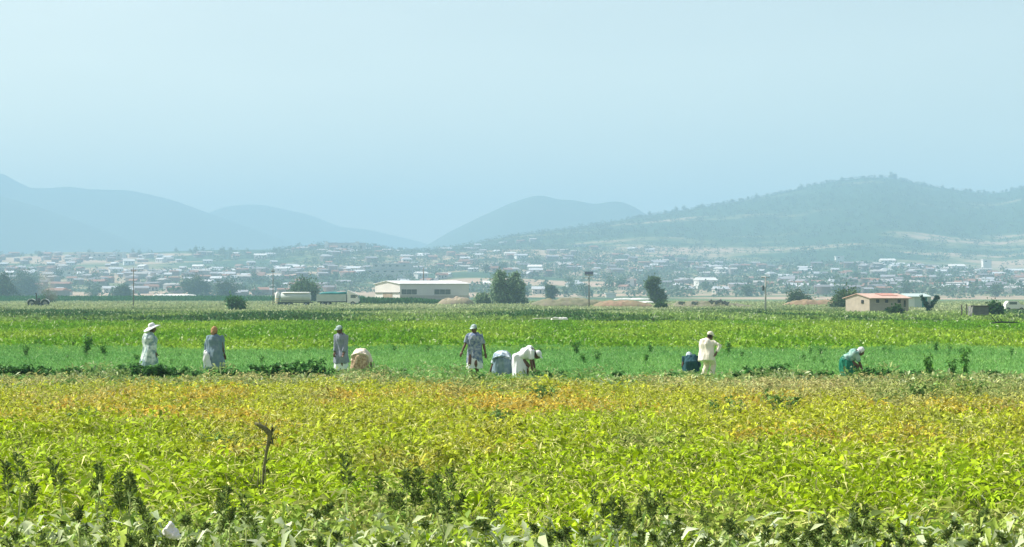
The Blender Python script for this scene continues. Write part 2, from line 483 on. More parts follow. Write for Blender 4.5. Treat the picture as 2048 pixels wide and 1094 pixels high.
# weedy edge in front of the workers
def edge_col(x, y):
    px = 1024 + x / y * F
    c = lerp((.21, .37, .09), (.44, .46, .20), sstep(1250, 1500, px) * rng.uniform(.4, 1, len(x)))
    d = fbm(x, y, 1.3, 3)
    return c * (1 - sstep(.55, .62, d) * .6)[:, None] + np.array((.03, .10, .02)) * (sstep(.55, .62, d) * .6)[:, None]
edge = clumps(8600, 39.0, 49.2, 14, .3, lambda x, y: .10 + .34 * fbm(x, y, 1.6, 3), edge_col, (.10, .2), (.25, .5), droop=.5, palef=.10, fine=False, mask=lambda x, y: sstep(38.5, 43.5, y + (fbm(x, y, 2.5, 3) - .5) * 12 + 2.5 * sstep(4, 9, x)) * (1 - .85 * sstep(44.5, 47.5, y + (fbm(x + 5, y, 1.8, 3) - .5) * 7 - 2.0 * sstep(4, 9, x))))
tuft = clumps(620, 42.0, 49.5, 34, .28, lambda x, y: .26 + .34 * fbm(x, y, 1.0, 2), lambda x, y: lerp((.12, .25, .05), (.42, .50, .20), rng.random(len(x))), (.10, .22), (.18, .4), droop=.5, palef=.12, fine=False, up=.8, mask=lambda x, y: (fbm(x + 30, y, 2.2, 3) > .5) * 1.0)
edge = join_parts([edge, tuft])
o = link('weed_strip', np_mesh('weed_strip', *edge, M_LEAF)); tag(o, kind='stuff')

# feathery green crop around the workers
def lumps(x, y): return .15 + .1 * fbm(x, y, 2, 3)
wav = lambda x, y: (fbm(x, y * 0, 4, 4) - .5) * 9 + (fbm(x + 90, y, .8, 2) - .5) * 4
carrot = clumps(18500, 44.0, 80, 12, .22, lumps, lambda x, y: lerp((.12, .30, .075), (.22, .42, .11), np.clip(fbm(x, y * .35, 3, 4) * 1.6 - .3, 0, 1)), (.06, .15), (.1, .22), margin=1.15, up=1.4, droop=.2, fine=False, palef=.02, mask=lambda x, y: (y + wav(x, y) * 1.6 < 76.5) * 1.0)
o = link('feathery_crop', np_mesh('feathery_crop', *carrot, M_LEAF)); tag(o, kind='stuff')
lime = clumps(12800, 72, 156, 14, .4, lambda x, y: .15 + .22 * fbm(x, y, 5, 3),
              lambda x, y: lerp((.13, .29, .012), (.28, .41, .04), sstep(.32, .68, fbm(x, y * .22, 5, 4) * .75 + .25 * fbm(x, y * .4, 1.2, 2)) * .95), (.14, .32), (.25, .5), margin=1.12, up=.9, droop=.3, fine=False, palef=.04, mask=lambda x, y: ((y + wav(x, y) * 1.6 > 76.5) & (y + wav(x, y) * 2.2 < 147)) * 1.0)
o = link('lime_green_crop', np_mesh('lime_green_crop', *lime, M_LEAF)); tag(o, kind='stuff')

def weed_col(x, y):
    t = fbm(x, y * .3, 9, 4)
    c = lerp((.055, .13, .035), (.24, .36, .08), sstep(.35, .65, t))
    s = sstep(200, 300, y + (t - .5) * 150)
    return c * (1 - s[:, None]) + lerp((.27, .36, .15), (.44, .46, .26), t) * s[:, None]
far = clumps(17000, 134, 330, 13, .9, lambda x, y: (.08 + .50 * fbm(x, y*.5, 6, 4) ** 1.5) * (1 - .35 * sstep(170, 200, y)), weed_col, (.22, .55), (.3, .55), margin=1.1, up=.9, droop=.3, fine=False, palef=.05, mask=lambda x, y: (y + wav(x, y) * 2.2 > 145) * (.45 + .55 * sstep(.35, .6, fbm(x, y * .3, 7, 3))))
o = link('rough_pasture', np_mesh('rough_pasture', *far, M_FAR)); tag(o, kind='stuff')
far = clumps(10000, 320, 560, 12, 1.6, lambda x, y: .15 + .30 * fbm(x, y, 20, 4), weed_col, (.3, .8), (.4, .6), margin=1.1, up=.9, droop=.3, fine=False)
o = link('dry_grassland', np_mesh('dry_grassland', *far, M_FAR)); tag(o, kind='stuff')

# a dark green tall crop far left and before the warehouse
def tall_crop(name, px0, px1, y0, y1, h, n, c0, c1, taper=0):
    y = rng.uniform(y0, y1, n); px = rng.uniform(px0, px1, n); x = (px - 1024) / F * y
    hh = h * (1 - taper * sstep(px0 + (px1 - px0) * .55, px1, px))
    z = rng.uniform(.0, .75, n) * hh * (.85 + .3 * fbm(x, y, 5, 3))
    ax = np.stack([rng.normal(0, .5, n), rng.normal(0, .5, n), np.full(n, 1.0)], 1)
    v = leaves(np.stack([x, y, z], 1), ax, rng.uniform(.5, 1.0, n), rng.uniform(.15, .4, n), jitter(lerp(c0, c1, rng.random(n)), .15), fine=False)
    o = link(name, np_mesh(name, *v, M_FAR)); tag(o, kind='stuff')
tall_crop('tall_dark_crop', -120, 730, 560, 640, 2.3, 26000, (.03, .12, .045), (.05, .17, .06))
tall_crop('maize_crop', 705, 900, 392, 418, 1.75, 14000, (.035, .12, .04), (.06, .17, .05), .55)

# ---------------------------------------------------------------- trees
BARK = mat('bark', (.09, .065, .045), .95, noise=(6, (.16, .13, .10), .5))
def make_tree(name, h, w, n, c0, c1, lobes=9, trunk=.22, leaf=(.35, .75), depth=None, lean=0, seedv=0, low=.08, shape=None, loose=.22):
    """tree standing at its own origin: trunk with limbs, and a leafy crown of uneven clumps"""
    r = np.random.default_rng(seedv); depth = depth or w
    t = empty(name, (0, 0, 0))
    mb = MB(); th = h * .5
    mb.tube([(0, 0, -.2), (lean*.2, 0, th*.5), (lean*.45, 0, th), (lean*.8, 0, h*.85)], [h*.035+.05, h*.026+.03, h*.018+.02, h*.005], n=7)
    cl = []
    for i in range(lobes):
        a = 2*math.pi*i/lobes + r.uniform(-.4, .4); q = r.uniform(.25, .85)
        zc = h * r.uniform(low + .18, .86)
        wz = (1 - ((zc/h - .5)/.62)**2)
        c = np.array((math.cos(a)*w*.5*q*wz*.8 + lean*zc/h, math.sin(a)*depth*.5*q*wz*.8, zc)); cl.append((c, r.uniform(.20, .34)*w))
    cl.append((np.array((lean*.8, 0, h*.85)), w*.2)); cl.append((np.array((lean*.5, 0, h*.5)), w*.33))
    if shape: cl = [(np.array(c), s) for c, s in shape]
    for c, s in cl:
        st = (lean*c[2]/h*.3, 0, max(.15*h, c[2]*.35))
        mb.tube([st, tuple(np.array(st)*.5 + c*.5 + r.normal(0, .05*w, 3)*(1,1,0)), tuple(c)], [h*.014+.02, h*.009+.01, h*.003+.005], n=5)
    mb.build('trunk', BARK, t, True)
    P_ = []; A_ = []; Cc = []
    wts = np.array([s**2.2 for c, s in cl]); wts = wts / wts.sum()
    for (c, s), wt in zip(cl, wts):
        m = max(20, int(n * wt))
        # sub clumps inside each lobe
        sub = r.normal(size=(14, 3)); sub /= np.linalg.norm(sub, axis=1, keepdims=True); sub *= s * r.uniform(.35, 1.15, (14, 1)); sub[:, 2] *= .85
        ii = r.integers(0, 14, m); p = c + sub[ii] + r.normal(0, s*.20, (m, 3))
        tw = r.random(m) < loose; p[tw] += r.normal(0, s*.42, (tw.sum(), 3))
        p[:, 2] = np.maximum(p[:, 2], low * h)
        P_.append(p); d = p - c; d[:, 2] += s*.2; A_.append(d + r.normal(0, s*.5, d.shape))
        tone = r.random(14)[ii]; cc = np.array(c0)*(1-tone[:, None]) + np.array(c1)*tone[:, None]; Cc.append(cc)
    P_ = np.concatenate(P_); A_ = np.concatenate(A_); Cc = np.concatenate(Cc)
    m = len(P_)
    v = leaves(P_, A_, r.uniform(leaf[0], leaf[1], m), r.uniform(leaf[0]*.5, leaf[1]*.6, m), jitter(Cc, .2), fine=False, droop=.4)
    link('crown', np_mesh('crown', *v, M_FAR), t)
    return t
def put(t, px, D, label, cat='tree', group=None, rz=0, z=0):
    t.location = (PX(px, D), D, z); t.rotation_euler = (0, 0, rz); tag(t, label, cat, group); return t

TG0, TG1 = (.12, .20, .11), (.28, .40, .22)
s8 = 400/F
put(make_tree('broadleaf_tree', 7.9, 8.6, 15000, TG0, TG1, seedv=3, shape=[
    ((-2.3,0,4.6),1.9),((-2.9,.6,2.4),1.5),((-1.6,-.5,6.9),1.0),((-2.8,0,6.5),.8),((-2.2,0,7.5),.5),((0,0,3.6),2.1),((.2,.5,1.7),1.8),((2.1,0,5.0),1.6),((2.9,0,3.2),1.4),((1.6,.4,6.6),.9),((2.5,0,7.0),.5),((3.4,-.3,4.6),.8),((2.2,0,1.5),1.6),((-1.8,-.4,1.3),1.4),((4.2,0,.8),.8)]),
    1016, 400, 'large dark tree with a double-domed crown right of the warehouse', group='trees on the plain').scale = (.86, .9, 1.0)
put(make_tree('round_bush', 2.3, 3.4, 3000, TG0, TG1, seedv=4, low=.0), 966, 402, 'low round bush just left of the double-domed tree', 'bush')
put(make_tree('slender_tree', 6.2, 3.6, 6000, TG0, (.09,.15,.07), seedv=5, shape=[
    ((-1.2,0,5.2),.95),((-.5,0,5.9),.7),((.1,0,5.6),.6),((-.7,0,4.2),1.0),((-.3,0,3.0),1.0),((.5,0,2.3),1.1),((1.1,0,1.9),.9),((.2,0,1.1),1.1),((.7,0,.9),.9),((-1.7,0,5.5),.5)]),
    1312, 400, 'slim ragged tree leaning left with a notched top on the open plain', group='trees on the plain')
put(make_tree('round_tree', 5.6, 10, 7000, (.07,.13,.06), (.14,.22,.10), seedv=6, low=.0, leaf=(.5,1.0)), 608, 520, 'dark rounded tree rising behind the long tanker trailer', group='trees on the plain')
put(make_tree('shrub', 2.0, 2.2, 2600, (.05,.13,.05), (.10,.24,.08), seedv=7, low=.0, leaf=(.3,.6)), 472, 262, 'dark green spiky shrub alone in the pale grass left of the trailer', 'bush')
put(make_tree('hazy_tree', 13, 18, 7000, (.05,.09,.05), (.10,.15,.08), seedv=8, leaf=(.6,1.3)), 392, 1000, 'broad hazy tree between the two left poles', group='hazy trees at the foot of the hillside')
put(make_tree('hazy_tree', 8, 11, 4000, (.05,.09,.05), (.10,.15,.08), seedv=9, leaf=(.6,1.2)), 452, 900, 'small hazy tree right of the broad hazy tree', group='hazy trees at the foot of the hillside')
put(make_tree('hazy_tree', 7, 8, 3500, (.05,.09,.05), (.10,.15,.08), seedv=10, leaf=(.6,1.2)), 246, 900, 'small hazy round tree just left of the leftmost pole', group='hazy trees at the foot of the hillside')
put(make_tree('hazy_tree', 10.5, 14, 6000, (.04,.08,.04), (.08,.13,.06), seedv=11, leaf=(.6,1.2), low=.0), 4, 760, 'dark tree cut by the left edge behind the tractor', group='trees at the left edge')
put(make_tree('hazy_tree', 14, 24, 8000, (.05,.09,.05), (.09,.14,.07), seedv=12, leaf=(.7,1.4), low=.0), 55, 1080, 'wide hazy tree behind the dark one at the left edge', group='trees at the left edge')
put(make_tree('hazy_tree', 6.2, 5.2, 2600, (.06,.10,.06), (.12,.17,.08), seedv=13, leaf=(.5,1.0), low=.1), 1102, 700, 'small pale tree between the double-domed tree and the panel pole', group='trees on the plain')
put(make_tree('round_bush', 2.3, 5.0, 2600, (.07,.13,.06), (.14,.22,.10), seedv=14, low=.0, leaf=(.35,.7)), 1692, 300, 'dark low bush touching the left end of the brick house', 'bush')
put(make_tree('round_bush', 1.6, 2.0, 1600, (.02,.07,.02), (.05,.13,.04), seedv=15, low=.0, leaf=(.2,.4)), 1990, 190, 'small dark bush right of the roofless hut', 'bush')
put(make_tree('round_bush', 2.3, 5.5, 2600, (.05,.10,.05), (.09,.15,.07), seedv=16, low=.0, leaf=(.4,.8)), 1595, 420, 'hazy green bush beside the pale dome right of the concrete pole', 'bush')
put(make_tree('forked_shrub', 2.5, 2.6, 2200, (.01,.07,.05), (.02,.10,.07), seedv=17, leaf=(.12,.25), loose=.0, shape=[((-1.0,0,2.3),.13),((-.75,0,1.8),.2),((-.5,0,1.4),.2),((-.3,0,1.0),.22),((0,0,.6),.26),((.3,0,1.0),.22),((.55,0,1.4),.22),((.8,0,1.75),.22),((1.05,0,2.1),.24)]),
    1858, 230, 'dark teal shrub forked like a letter V beside the green shed', 'bush')
for px_, D_, h_, w_, lab in ((1322, 300, .9, 2.2, 'dark bush at the field edge below the slim tree'),
                        (1790, 205, .7, 1.8, 'low dark bush in front of the brick house wall'), (95, 470, 3.6, 5.0, 'grey green bush directly behind the tractor')):
    put(make_tree('round_bush', h_, w_, 1500, (.03,.08,.02), (.07,.15,.04), seedv=int(px_), low=.0, leaf=(.25,.5)), px_, D_, lab, 'bush')

# ---------------------------------------------------------------- wooded hillside
def hill_point(px, D): 
    return (px - 1024) / F * D, D, hill_z(np.atleast_1d(px), np.atleast_1d(D))
n = 13000
px = rng.uniform(-250, 2300, n); dc = interp_px(DCR, px)
t = rng.uniform(0.0, 1.0, n) ** .75
D = BASE_D + t * (dc - BASE_D)
x = (px - 1024) / F * D; z = hill_z(px, D)
open_ = (fbm(x * .5, D, 190, 4) > np.where(z < 45, .43, .47)) & (z < 66)
keep = (~open_) | (rng.random(n) < .05)
x, D, z, px, t = x[keep], D[keep], z[keep], px[keep], t[keep]
n = len(x); k = 26; high = sstep(50, 90, z)
sz = rng.uniform(2.0, 6.0, n) ** 1.0 * (1 - .2 * (t > .5)) * (.7 + .6 * fbm(x, D, 60, 2))
ce = np.repeat(np.stack([x, D, z + sz * .45], 1), k, 0); S = np.repeat(sz, k)[:, None]
d = rng.normal(size=(n*k, 3)); d /= np.linalg.norm(d, axis=1, keepdims=True)
p = ce + d * S * rng.uniform(.3, .85, (n*k, 1)) * (1.1, 1.1, .8)
tone = np.repeat(rng.random(n), k)
v = leaves(p, d + rng.normal(0, .5, d.shape), S[:, 0]*.5, S[:, 0]*.35, jitter(lerp((.08,.13,.09), (.15,.21,.14), tone * (1 - .65 * np.repeat(high, k))), .12), fine=False)
o = link('hillside_woodland', np_mesh('hillside_woodland', *v, M_FAR)); tag(o, kind='stuff')

# individual trees: along the crest and dotted through the settlement
tree_protos = [make_tree('hillside_tree', 9, 9, 260, (.05,.10,.05), (.12,.18,.09), seedv=60+i, leaf=(1.2,2.4), lobes=6) for i in range(4)]
first = [True]*4
def hill_tree(px, D, s, label, group):
    i = random.randrange(4); pr = tree_protos[i]
    t = pr if first[i] else copy_tree(pr); first[i] = False
    zz = float(hill_z(np.array([px]), np.array([D]))[0])
    t.location = ((px-1024)/F*D, D, zz - .6); t.scale = (s, s, s * random.uniform(.8, 1.15)); t.rotation_euler = (0, 0, random.uniform(0, 6))
    tag(t, label, 'tree', group)
for px_ in list(np.linspace(1290, 2040, 46) + rng.normal(0, 6, 46)) + [1783, 1790]:
    hill_tree(px_, float(interp_px(DCR, px_)) * .995, random.uniform(.45, .9) * (1.6 if 1776 < px_ < 1795 else 1), 'tiny tree standing out on the skyline of the big right hill', 'trees along the ridge of the right hill')
for i in range(60):
    px_ = random.uniform(-40, 900); hill_tree(px_, float(interp_px(DCR, px_)) * random.uniform(.93, 1.0), random.uniform(.35, .75), 'tiny hazy tree along the low skyline of the settled hillside at left and centre', 'trees along the crest of the settled hillside')
for i in range(110):
    hill_tree(random.uniform(-40, 2090), random.uniform(980, 1500), random.uniform(.4, .95), 'small hazy tree among the houses on the lower hillside', 'trees among the houses')

# the many smaller houses of the town read as one spread of pale walls and roofs
def town_mass(n):
    V_ = []; F_ = []; C_ = []
    px = rng.uniform(-120, 2160, n); dc = interp_px(DCR, px); top = np.where(px < 950, .95, np.maximum(.42, .95 - (px - 950) / 500 * .5))
    D = BASE_D + 60 + (dc - BASE_D - 60) * top * rng.random(n) ** .9; x = (px - 1024) / F * D
    k = fbm(x, D, 130, 3) > .42; px, D, x = px[k], D[k], x[k]; z = hill_z(px, D); o = 0
    walls = np.array([(.38,.33,.31),(.34,.27,.23),(.41,.40,.39),(.36,.31,.28)]); roofs = np.array([(.36,.37,.40),(.34,.20,.16),(.46,.45,.44),(.24,.24,.26)])
    for i in range(len(x)):
        w, d, h = rng.uniform(3, 7), rng.uniform(2.5, 4.5), rng.uniform(2.6, 5.0); a = rng.uniform(-.8, .8); ca, sa = math.cos(a), math.sin(a); q = h + rng.uniform(.8, 1.6)
        L = [(-w,-d,-2),(w,-d,-2),(w,d,-2),(-w,d,-2),(-w,-d,h),(w,-d,h),(w,d,h),(-w,d,h),(-w-.4,-d-.4,h),(w+.4,-d-.4,h),(w+.4,d+.4,h),(-w-.4,d+.4,h),(-w-.4,0,q),(w+.4,0,q)]
        V_ += [(x[i] + p*ca - r_*sa, D[i] + p*sa + r_*ca, z[i] + s_) for p, r_, s_ in L]
        F_ += [(o,o+1,o+5,o+4),(o+1,o+2,o+6,o+5),(o+2,o+3,o+7,o+6),(o+3,o,o+4,o+7),(o+8,o+9,o+13,o+12),(o+11,o+12,o+13,o+10)]
        F_ += [(o+4,o+7,o+12,o+12),(o+5,o+13,o+6,o+6)][:0]
        C_ += [walls[rng.integers(4)]]*0 + [tuple(walls[i % 4] * .95)]*8 + [tuple(roofs[(i*7) % 4])]*6; o += 14
    return np_mesh('town_houses', V_, np.array(F_), np.array(C_), M_FAR)
o = link('town_houses', town_mass(700)); tag(o, kind='stuff')

# ---------------------------------------------------------------- houses on the hillside
WALLS = [mat('pale_plaster', (.62,.58,.52), .9, noise=(.4,(.5,.46,.42),.6)), mat('clay_plaster', (.42,.30,.22), .9, noise=(.4,(.34,.24,.18),.6)), mat('white_plaster', (.66,.65,.62), .9, noise=(.4,(.68,.68,.66),.6))]
ROOFS = [mat('zinc_roof', (.40,.42,.45), .6, .1, noise=(.5,(.6,.62,.64),.5)), mat('rust_roof', (.32,.17,.12), .8, noise=(.7,(.22,.12,.09),.5)), mat('grey_roof', (.42,.44,.46), .7, noise=(.5,(.34,.36,.38),.5)), mat('white_roof', (.58,.58,.56), .7, noise=(.5,(.75,.75,.74),.5))]
DARK = mat('dark_opening', (.03,.035,.04), .6)
def make_house(w, d, h, rh, wm, rm, hip=False):
    """small house: walls with door and windows, gabled roof with eaves"""
    b = MB(); b.box(-w/2, w/2, -d/2, d/2, -2.0, h)
    if not hip:
        b.add([(-w/2,-d/2,h),(-w/2,d/2,h),(-w/2,0,h+rh*.93),(w/2,-d/2,h),(w/2,d/2,h),(w/2,0,h+rh*.93)], [(0,1,2),(3,5,4)])
    o = b.build('hillside_house', wm)
    r = MB(); e = .5; ii = w*.25 if hip else 0
    q = [(-w/2-e,-d/2-e,h-.05),(w/2+e,-d/2-e,h-.05),(w/2+e-ii,0,h+rh),(-w/2-e+ii,0,h+rh),(-w/2-e,d/2+e,h-.05),(w/2+e,d/2+e,h-.05)]
    q2 = [(a,b_,c-.14) for a,b_,c in q]
    r.add(q + q2, [(0,1,2,3),(5,4,3,2),(1,5,2),(4,0,3),(7,6,9,8),(10,11,8,9),(6,7,1,0),(11,10,4,5),(7,11,5,1),(10,6,0,4)])
    r.build('roof', rm, o)
    for xx in (-w*.28, w*.28):
        wi = MB(); wi.box(xx-.6, xx+.6, -d/2-.04, -d/2+.02, h*.4, h*.75); wi.build('window', DARK, o)
    dd = MB(); dd.box(-.5, .5, -d/2-.04, -d/2+.02, 0, h*.72); dd.build('door', DARK, o)
    return o
hp = [make_house(11,7,3,1.8,WALLS[0],ROOFS[0]), make_house(9,7,3,2.0,WALLS[1],ROOFS[1]), make_house(13,8,3.4,1.6,WALLS[2],ROOFS[0]),
      make_house(10,8,3,2.0,WALLS[0],ROOFS[2],True), make_house(8,6,2.8,1.6,WALLS[1],ROOFS[0]), make_house(15,9,5.6,2.0,WALLS[2],ROOFS[3]), make_house(9,6,2.8,1.5,WALLS[0],ROOFS[1])]
hl = ['pale walls and a zinc roof','clay walls and a rusty roof','white walls and a broad zinc roof','pale walls and a grey hipped roof','clay walls and a zinc roof','two white storeys and a white roof','pale walls and a rusty roof']
hused = [False]*7
def house(i, px, D, rz, label, group, s=1.0):
    o = copy_tree(hp[i]) if hused[i] else hp[i]; hused[i] = True
    zz = float(hill_z(np.array([px]), np.array([D]))[0])
    o.location = ((px-1024)/F*D, D, zz + .4); o.rotation_euler = (0, 0, rz); o.scale = (s, s, s)
    tag(o, label, 'house', group); return o
done = 0; tries = 0; taken = []
while done < 285 and tries < 6000:
    tries += 1
    px_ = random.uniform(-60, 2110); dc = float(interp_px(DCR, px_))
    top = .92 if px_ < 950 else max(.36, .92 - (px_ - 950) / 500 * .5)
    D_ = BASE_D + 130 + (dc - BASE_D - 130) * top * random.random() ** .8
    xx = (px_-1024)/F*D_
    if fbm(np.array([xx]), np.array([D_]), 240, 3)[0] < .38: continue
    if any(abs(xx-a) < 16 and abs(D_-b) < 16 for a, b in taken): continue
    taken.append((xx, D_))
    i = random.choices(range(7), [5,3,4,2,4,1,3])[0]
    side = 'left' if px_ < 700 else ('middle' if px_ < 1350 else 'right')
    house(i, px_, D_, random.uniform(-.7, .7), f'tiny house with {hl[i]}, {side} part of the hillside', f'houses on the {side} of the hillside', random.uniform(.6, 1.05))
    done += 1
# ---------------------------------------------------------------- field workers
def remeshed(mb, voxel, smooth_it, folds=None, keep_below=None):
    me = mb.mesh('tmp'); o = bpy.data.objects.new('tmp', me); COL.objects.link(o)
    r = o.modifiers.new('r', 'REMESH'); r.mode = 'VOXEL'; r.voxel_size = voxel; r.use_smooth_shade = True
    s_ = o.modifiers.new('s', 'SMOOTH'); s_.iterations = smooth_it; s_.factor = .5
    dg = bpy.context.evaluated_depsgraph_get(); dg.update()
    out = bpy.data.meshes.new_from_object(o.evaluated_get(dg))
    bpy.data.objects.remove(o); bpy.data.meshes.remove(me)
    if folds:
        amp, sx, sz = folds; n = len(out.vertices)
        co = np.empty(n*3, dtype=np.float32); out.vertices.foreach_get('co', co); co = co.reshape(-1, 3)
        nr = np.array([v.normal[:] for v in out.vertices])
        d = np.array([mn.noise((c[0]*sx, c[1]*sx, c[2]*sz)) + .5*mn.noise((c[0]*sx*2.1+9, c[1]*sx*2.1, c[2]*sz*1.6)) for c in co])
        co = co + nr * (d * amp)[:, None]; out.vertices.foreach_set('co', co.astype(np.float32).ravel()); out.update()
    for p in out.polygons: p.use_smooth = True
    return out

def V3(*a): return Vector(a)
def ik(a, b, l1, l2, bend):
    a = Vector(a); b = Vector(b); d = b - a; L = min(d.length, (l1 + l2) * .995)
    dn = d.normalized(); b = a + dn * L
    c = (l1*l1 - l2*l2 + L*L) / (2*L); h = math.sqrt(max(l1*l1 - c*c, 0))
    bn = Vector(bend); bn = bn - dn * bn.dot(dn)
    bn = bn.normalized() if bn.length > 1e-4 else Vector((0, 0, 1))
    return a + dn * c + bn * h, b

SKIN = mat('brown_skin', (.10, .052, .032), .55, noise=(9, (.14, .075, .045), .4), spec=.35)
HAIRM = mat('black_hair', (.012, .010, .009), .7)
LIP = mat('lip', (.13, .045, .04), .5)
EYEW = mat('eye', (.55, .53, .5), .3)

def loft(mb, rings, n=20):
    """rings: (centre, side axis vector, front axis vector) elliptical sections"""
    V = []; Fs = []
    for c, a, b in rings:
        c = Vector(c); a = Vector(a); b = Vector(b)
        V += [c + a*math.cos(2*math.pi*k/n) + b*math.sin(2*math.pi*k/n) for k in range(n)]
    for i in range(len(rings)-1):
        for k in range(n):
            k2 = (k+1) % n; Fs.append((i*n+k, i*n+k2, (i+1)*n+k2, (i+1)*n+k))
    Fs.append(tuple(reversed(range(n)))); Fs.append(tuple((len(rings)-1)*n+k for k in range(n)))
    mb.add(V, Fs)

def path_loft(mb, pts, side):
    """pts: (centre, side radius, front radius); sections square to the path"""
    rings = []; side = Vector(side); P_ = [Vector(p[0]) for p in pts]
    for i, (c, ra, rb) in enumerate(pts):
        t = (P_[min(i+1, len(P_)-1)] - P_[max(i-1, 0)]).normalized()
        s = (side - t * side.dot(t)).normalized(); fr = t.cross(s)
        rings.append((c, s*ra, fr*rb))
    loft(mb, rings)

def person(px, D, label, f, pel, chest, neck, head, look, hands, feet, garment, headgear, sleeves=.95, s=1.0, elbow_bend=None, group='field workers'):
    """local frame: x right, y away from the road, z up, feet on the ground"""
    root = empty('person', (PX(px, D), D, 0)); tag(root, label, 'person', group)
    f = Vector((f[0], f[1], 0)).normalized(); r = Vector((f.y, -f.x, 0))
    pel, chest, neck, head = map(Vector, (pel, chest, neck, head)); look = Vector(look).normalized()
    sp = (chest - pel).normalized(); fr = r.cross(sp) * -1 if r.cross(sp).dot(f) < 0 else r.cross(sp)
    B = MB()
    path_loft(B, [(pel - sp*.10, .10, .08), (pel, .165, .115), (pel + sp*.14, .135, .095), (chest, .165, .115), (chest + sp*.10, .15, .09), (neck, .06, .06)], r)
    B.tube([neck - sp*.04, (neck + head)/2, head], [.055, .05, .05], n=10)
    # head
    hr = look.cross(Vector((0, 0, 1))).normalized(); hu = hr.cross(look).normalized()
    HM = Matrix((hr, look, hu)).transposed()
    B.ell(head, (.076, .095, .115), M=HM); B.ell(head + look*.03 - hu*.055, (.055, .06, .06), M=HM)
    B.ell(head + look*.098 - hu*.012, (.014, .02, .022), n=8, m=6, M=HM); B.ell(head + look*.085 - hu*.055, (.026, .014, .012), n=8, m=6, M=HM)
    for q in (-1, 1): B.ell(head + hr*q*.078 - look*.005, (.012, .022, .032), n=8, m=6, M=HM)
    arms = []
    for q, h in zip((-1, 1), hands):
        sh = chest + sp*.075 + r*q*.165; h = Vector(h)
        bd = elbow_bend or (-f + r*q*.7)
        el, wr = ik(sh, h, .28*s, .25*s, bd); arms.append((sh, el, wr))
        B.tube([sh, (sh+el)/2, el, (el+wr)/2, wr], [.052, .046, .038, .036, .026], n=10)
        d = (wr - el).normalized(); sd = r if abs(d.dot(r)) < .8 else f
        sd = (sd - d*sd.dot(d)).normalized(); pn = d.cross(sd)
        PM = Matrix((sd, pn, d)).transposed()
        B.ell(wr + d*.045, (.042, .017, .055), M=PM)
        for i, (off, ln) in enumerate(((-.030, .062), (-.010, .074), (.011, .070), (.031, .054))):
            b0 = wr + d*.085 + sd*off; b1 = b0 + d*ln*.5 + pn*.010*q; b2 = b1 + d*ln*.4 + pn*.028*q
            B.tube([b0 - d*.02, b0, b1, b2], [.010, .0098, .009, .008], n=6)
        t0 = wr + d*.03 - sd*.036*q; B.tube([t0 + sd*.01*q, t0 - sd*.03*q + d*.03, t0 - sd*.035*q + d*.062 + pn*.015*q], [.013, .011, .009], n=6)
    legs = []
    for q, ft in zip((-1, 1), feet):
        hp_ = pel + r*q*.085; ft = Vector(ft); kn, an = ik(hp_, ft + Vector((0, 0, .07)), .41*s, .41*s, f)
        legs.append((hp_, kn, an))
        B.tube([hp_, (hp_+kn)/2, kn, (kn*.6+an*.4), an], [.085, .072, .052, .052, .034], n=12)
        B.ell(an + f*.07 + Vector((0, 0, -.035)), (.045, .12, .034), M=Matrix((r, f, Vector((0, 0, 1)))).transposed())
    me = remeshed(B, .0095, 3)
    me.materials.append(SKIN); me.materials.append(EYEW); me.materials.append(LIP)
    ep = [head + look*.088 + hr*q*.032 + hu*.012 for q in (-1, 1)]; lp = head + look*.095 - hu*.055
    for p in me.polygons:
        if min((p.center - e).length for e in ep) < .011: p.material_index = 1
        elif (p.center - lp).length < .022: p.material_index = 2
    link('body', me, root)
    # clothes
    kn = (legs[0][1] + legs[1][1]) / 2; an = (legs[0][2] + legs[1][2]) / 2
    for g in garment:
        kind, m = g[0], g[1]; o_ = g[2] if len(g) > 2 else {}
        G = MB(); w = o_.get('w', 1.0)
        if kind in ('shirt', 'robe'):
            hem = o_.get('hem', .18)
            pts = []
            low = pel - sp*.02
            if kind == 'robe':
                hemp = Vector((an.x*.6 + pel.x*.4, an.y*.6 + pel.y*.4, o_.get('hem', .25)))
                mid = (hemp + pel) / 2 + f * o_.get('mid', .02)
                pts = [(hemp, .25*w, .20*w), (mid, .235*w, .19*w)]
            else:
                dn = (Vector((0, 0, -1)) + (-sp)*1.0).normalized()
                pts = [(low + dn*hem, .215*w, .165*w)]
            pts += [(low, .20*w, .155*w), (pel + sp*.16, .18*w, .14*w), (chest - sp*.03, .20*w, .15*w), (chest + sp*.08, .185*w, .12*w), (neck - sp*.01, .075, .07)]
            path_loft(G, pts, r)
            for (sh, el, wr) in arms:
                e2 = el + (wr - el) * min(1, max(0, (sleeves - .5) * 2)) if sleeves > .5 else sh + (el - sh) * sleeves * 2
                P_ = [sh - (el - sh)*.05, sh + (el - sh)*.5, el, e2] if sleeves > .5 else [sh - (el-sh)*.05, sh + (el-sh)*sleeves, e2]
                G.tube(P_, ([.075, .068, .062, .052] if sleeves > .5 else [.075, .072, .07]), n=12)
        elif kind == 'skirt':
            hemp = Vector((an.x*.7 + pel.x*.3, an.y*.7 + pel.y*.3, o_.get('hem', .22))); mid = (hemp + pel)/2
            path_loft(G, [(hemp, .25*w, .21*w), (mid, .235*w, .19*w), (pel - sp*.03, .19*w, .15*w), (pel + sp*.08, .15*w, .12*w)], r)
        elif kind == 'trousers':
            for (h_, k_, a_) in legs: G.tube([h_ + sp*.05, (h_+k_)/2, k_, a_ + Vector((0, 0, .04))], [.115, .10, .08, .075], n=14)
            G.ell(pel, (.18, .14, .13))
        me = remeshed(G, .014, 2, folds=(o_.get('fold', .022) * 1.6, 8, 2.0) if kind != 'trousers' else (.012, 14, 10))
        me.materials.append(m); nm = {'shirt': 'tunic', 'robe': 'robe', 'skirt': 'skirt', 'trousers': 'trousers'}[kind]
        link(nm, me, root)
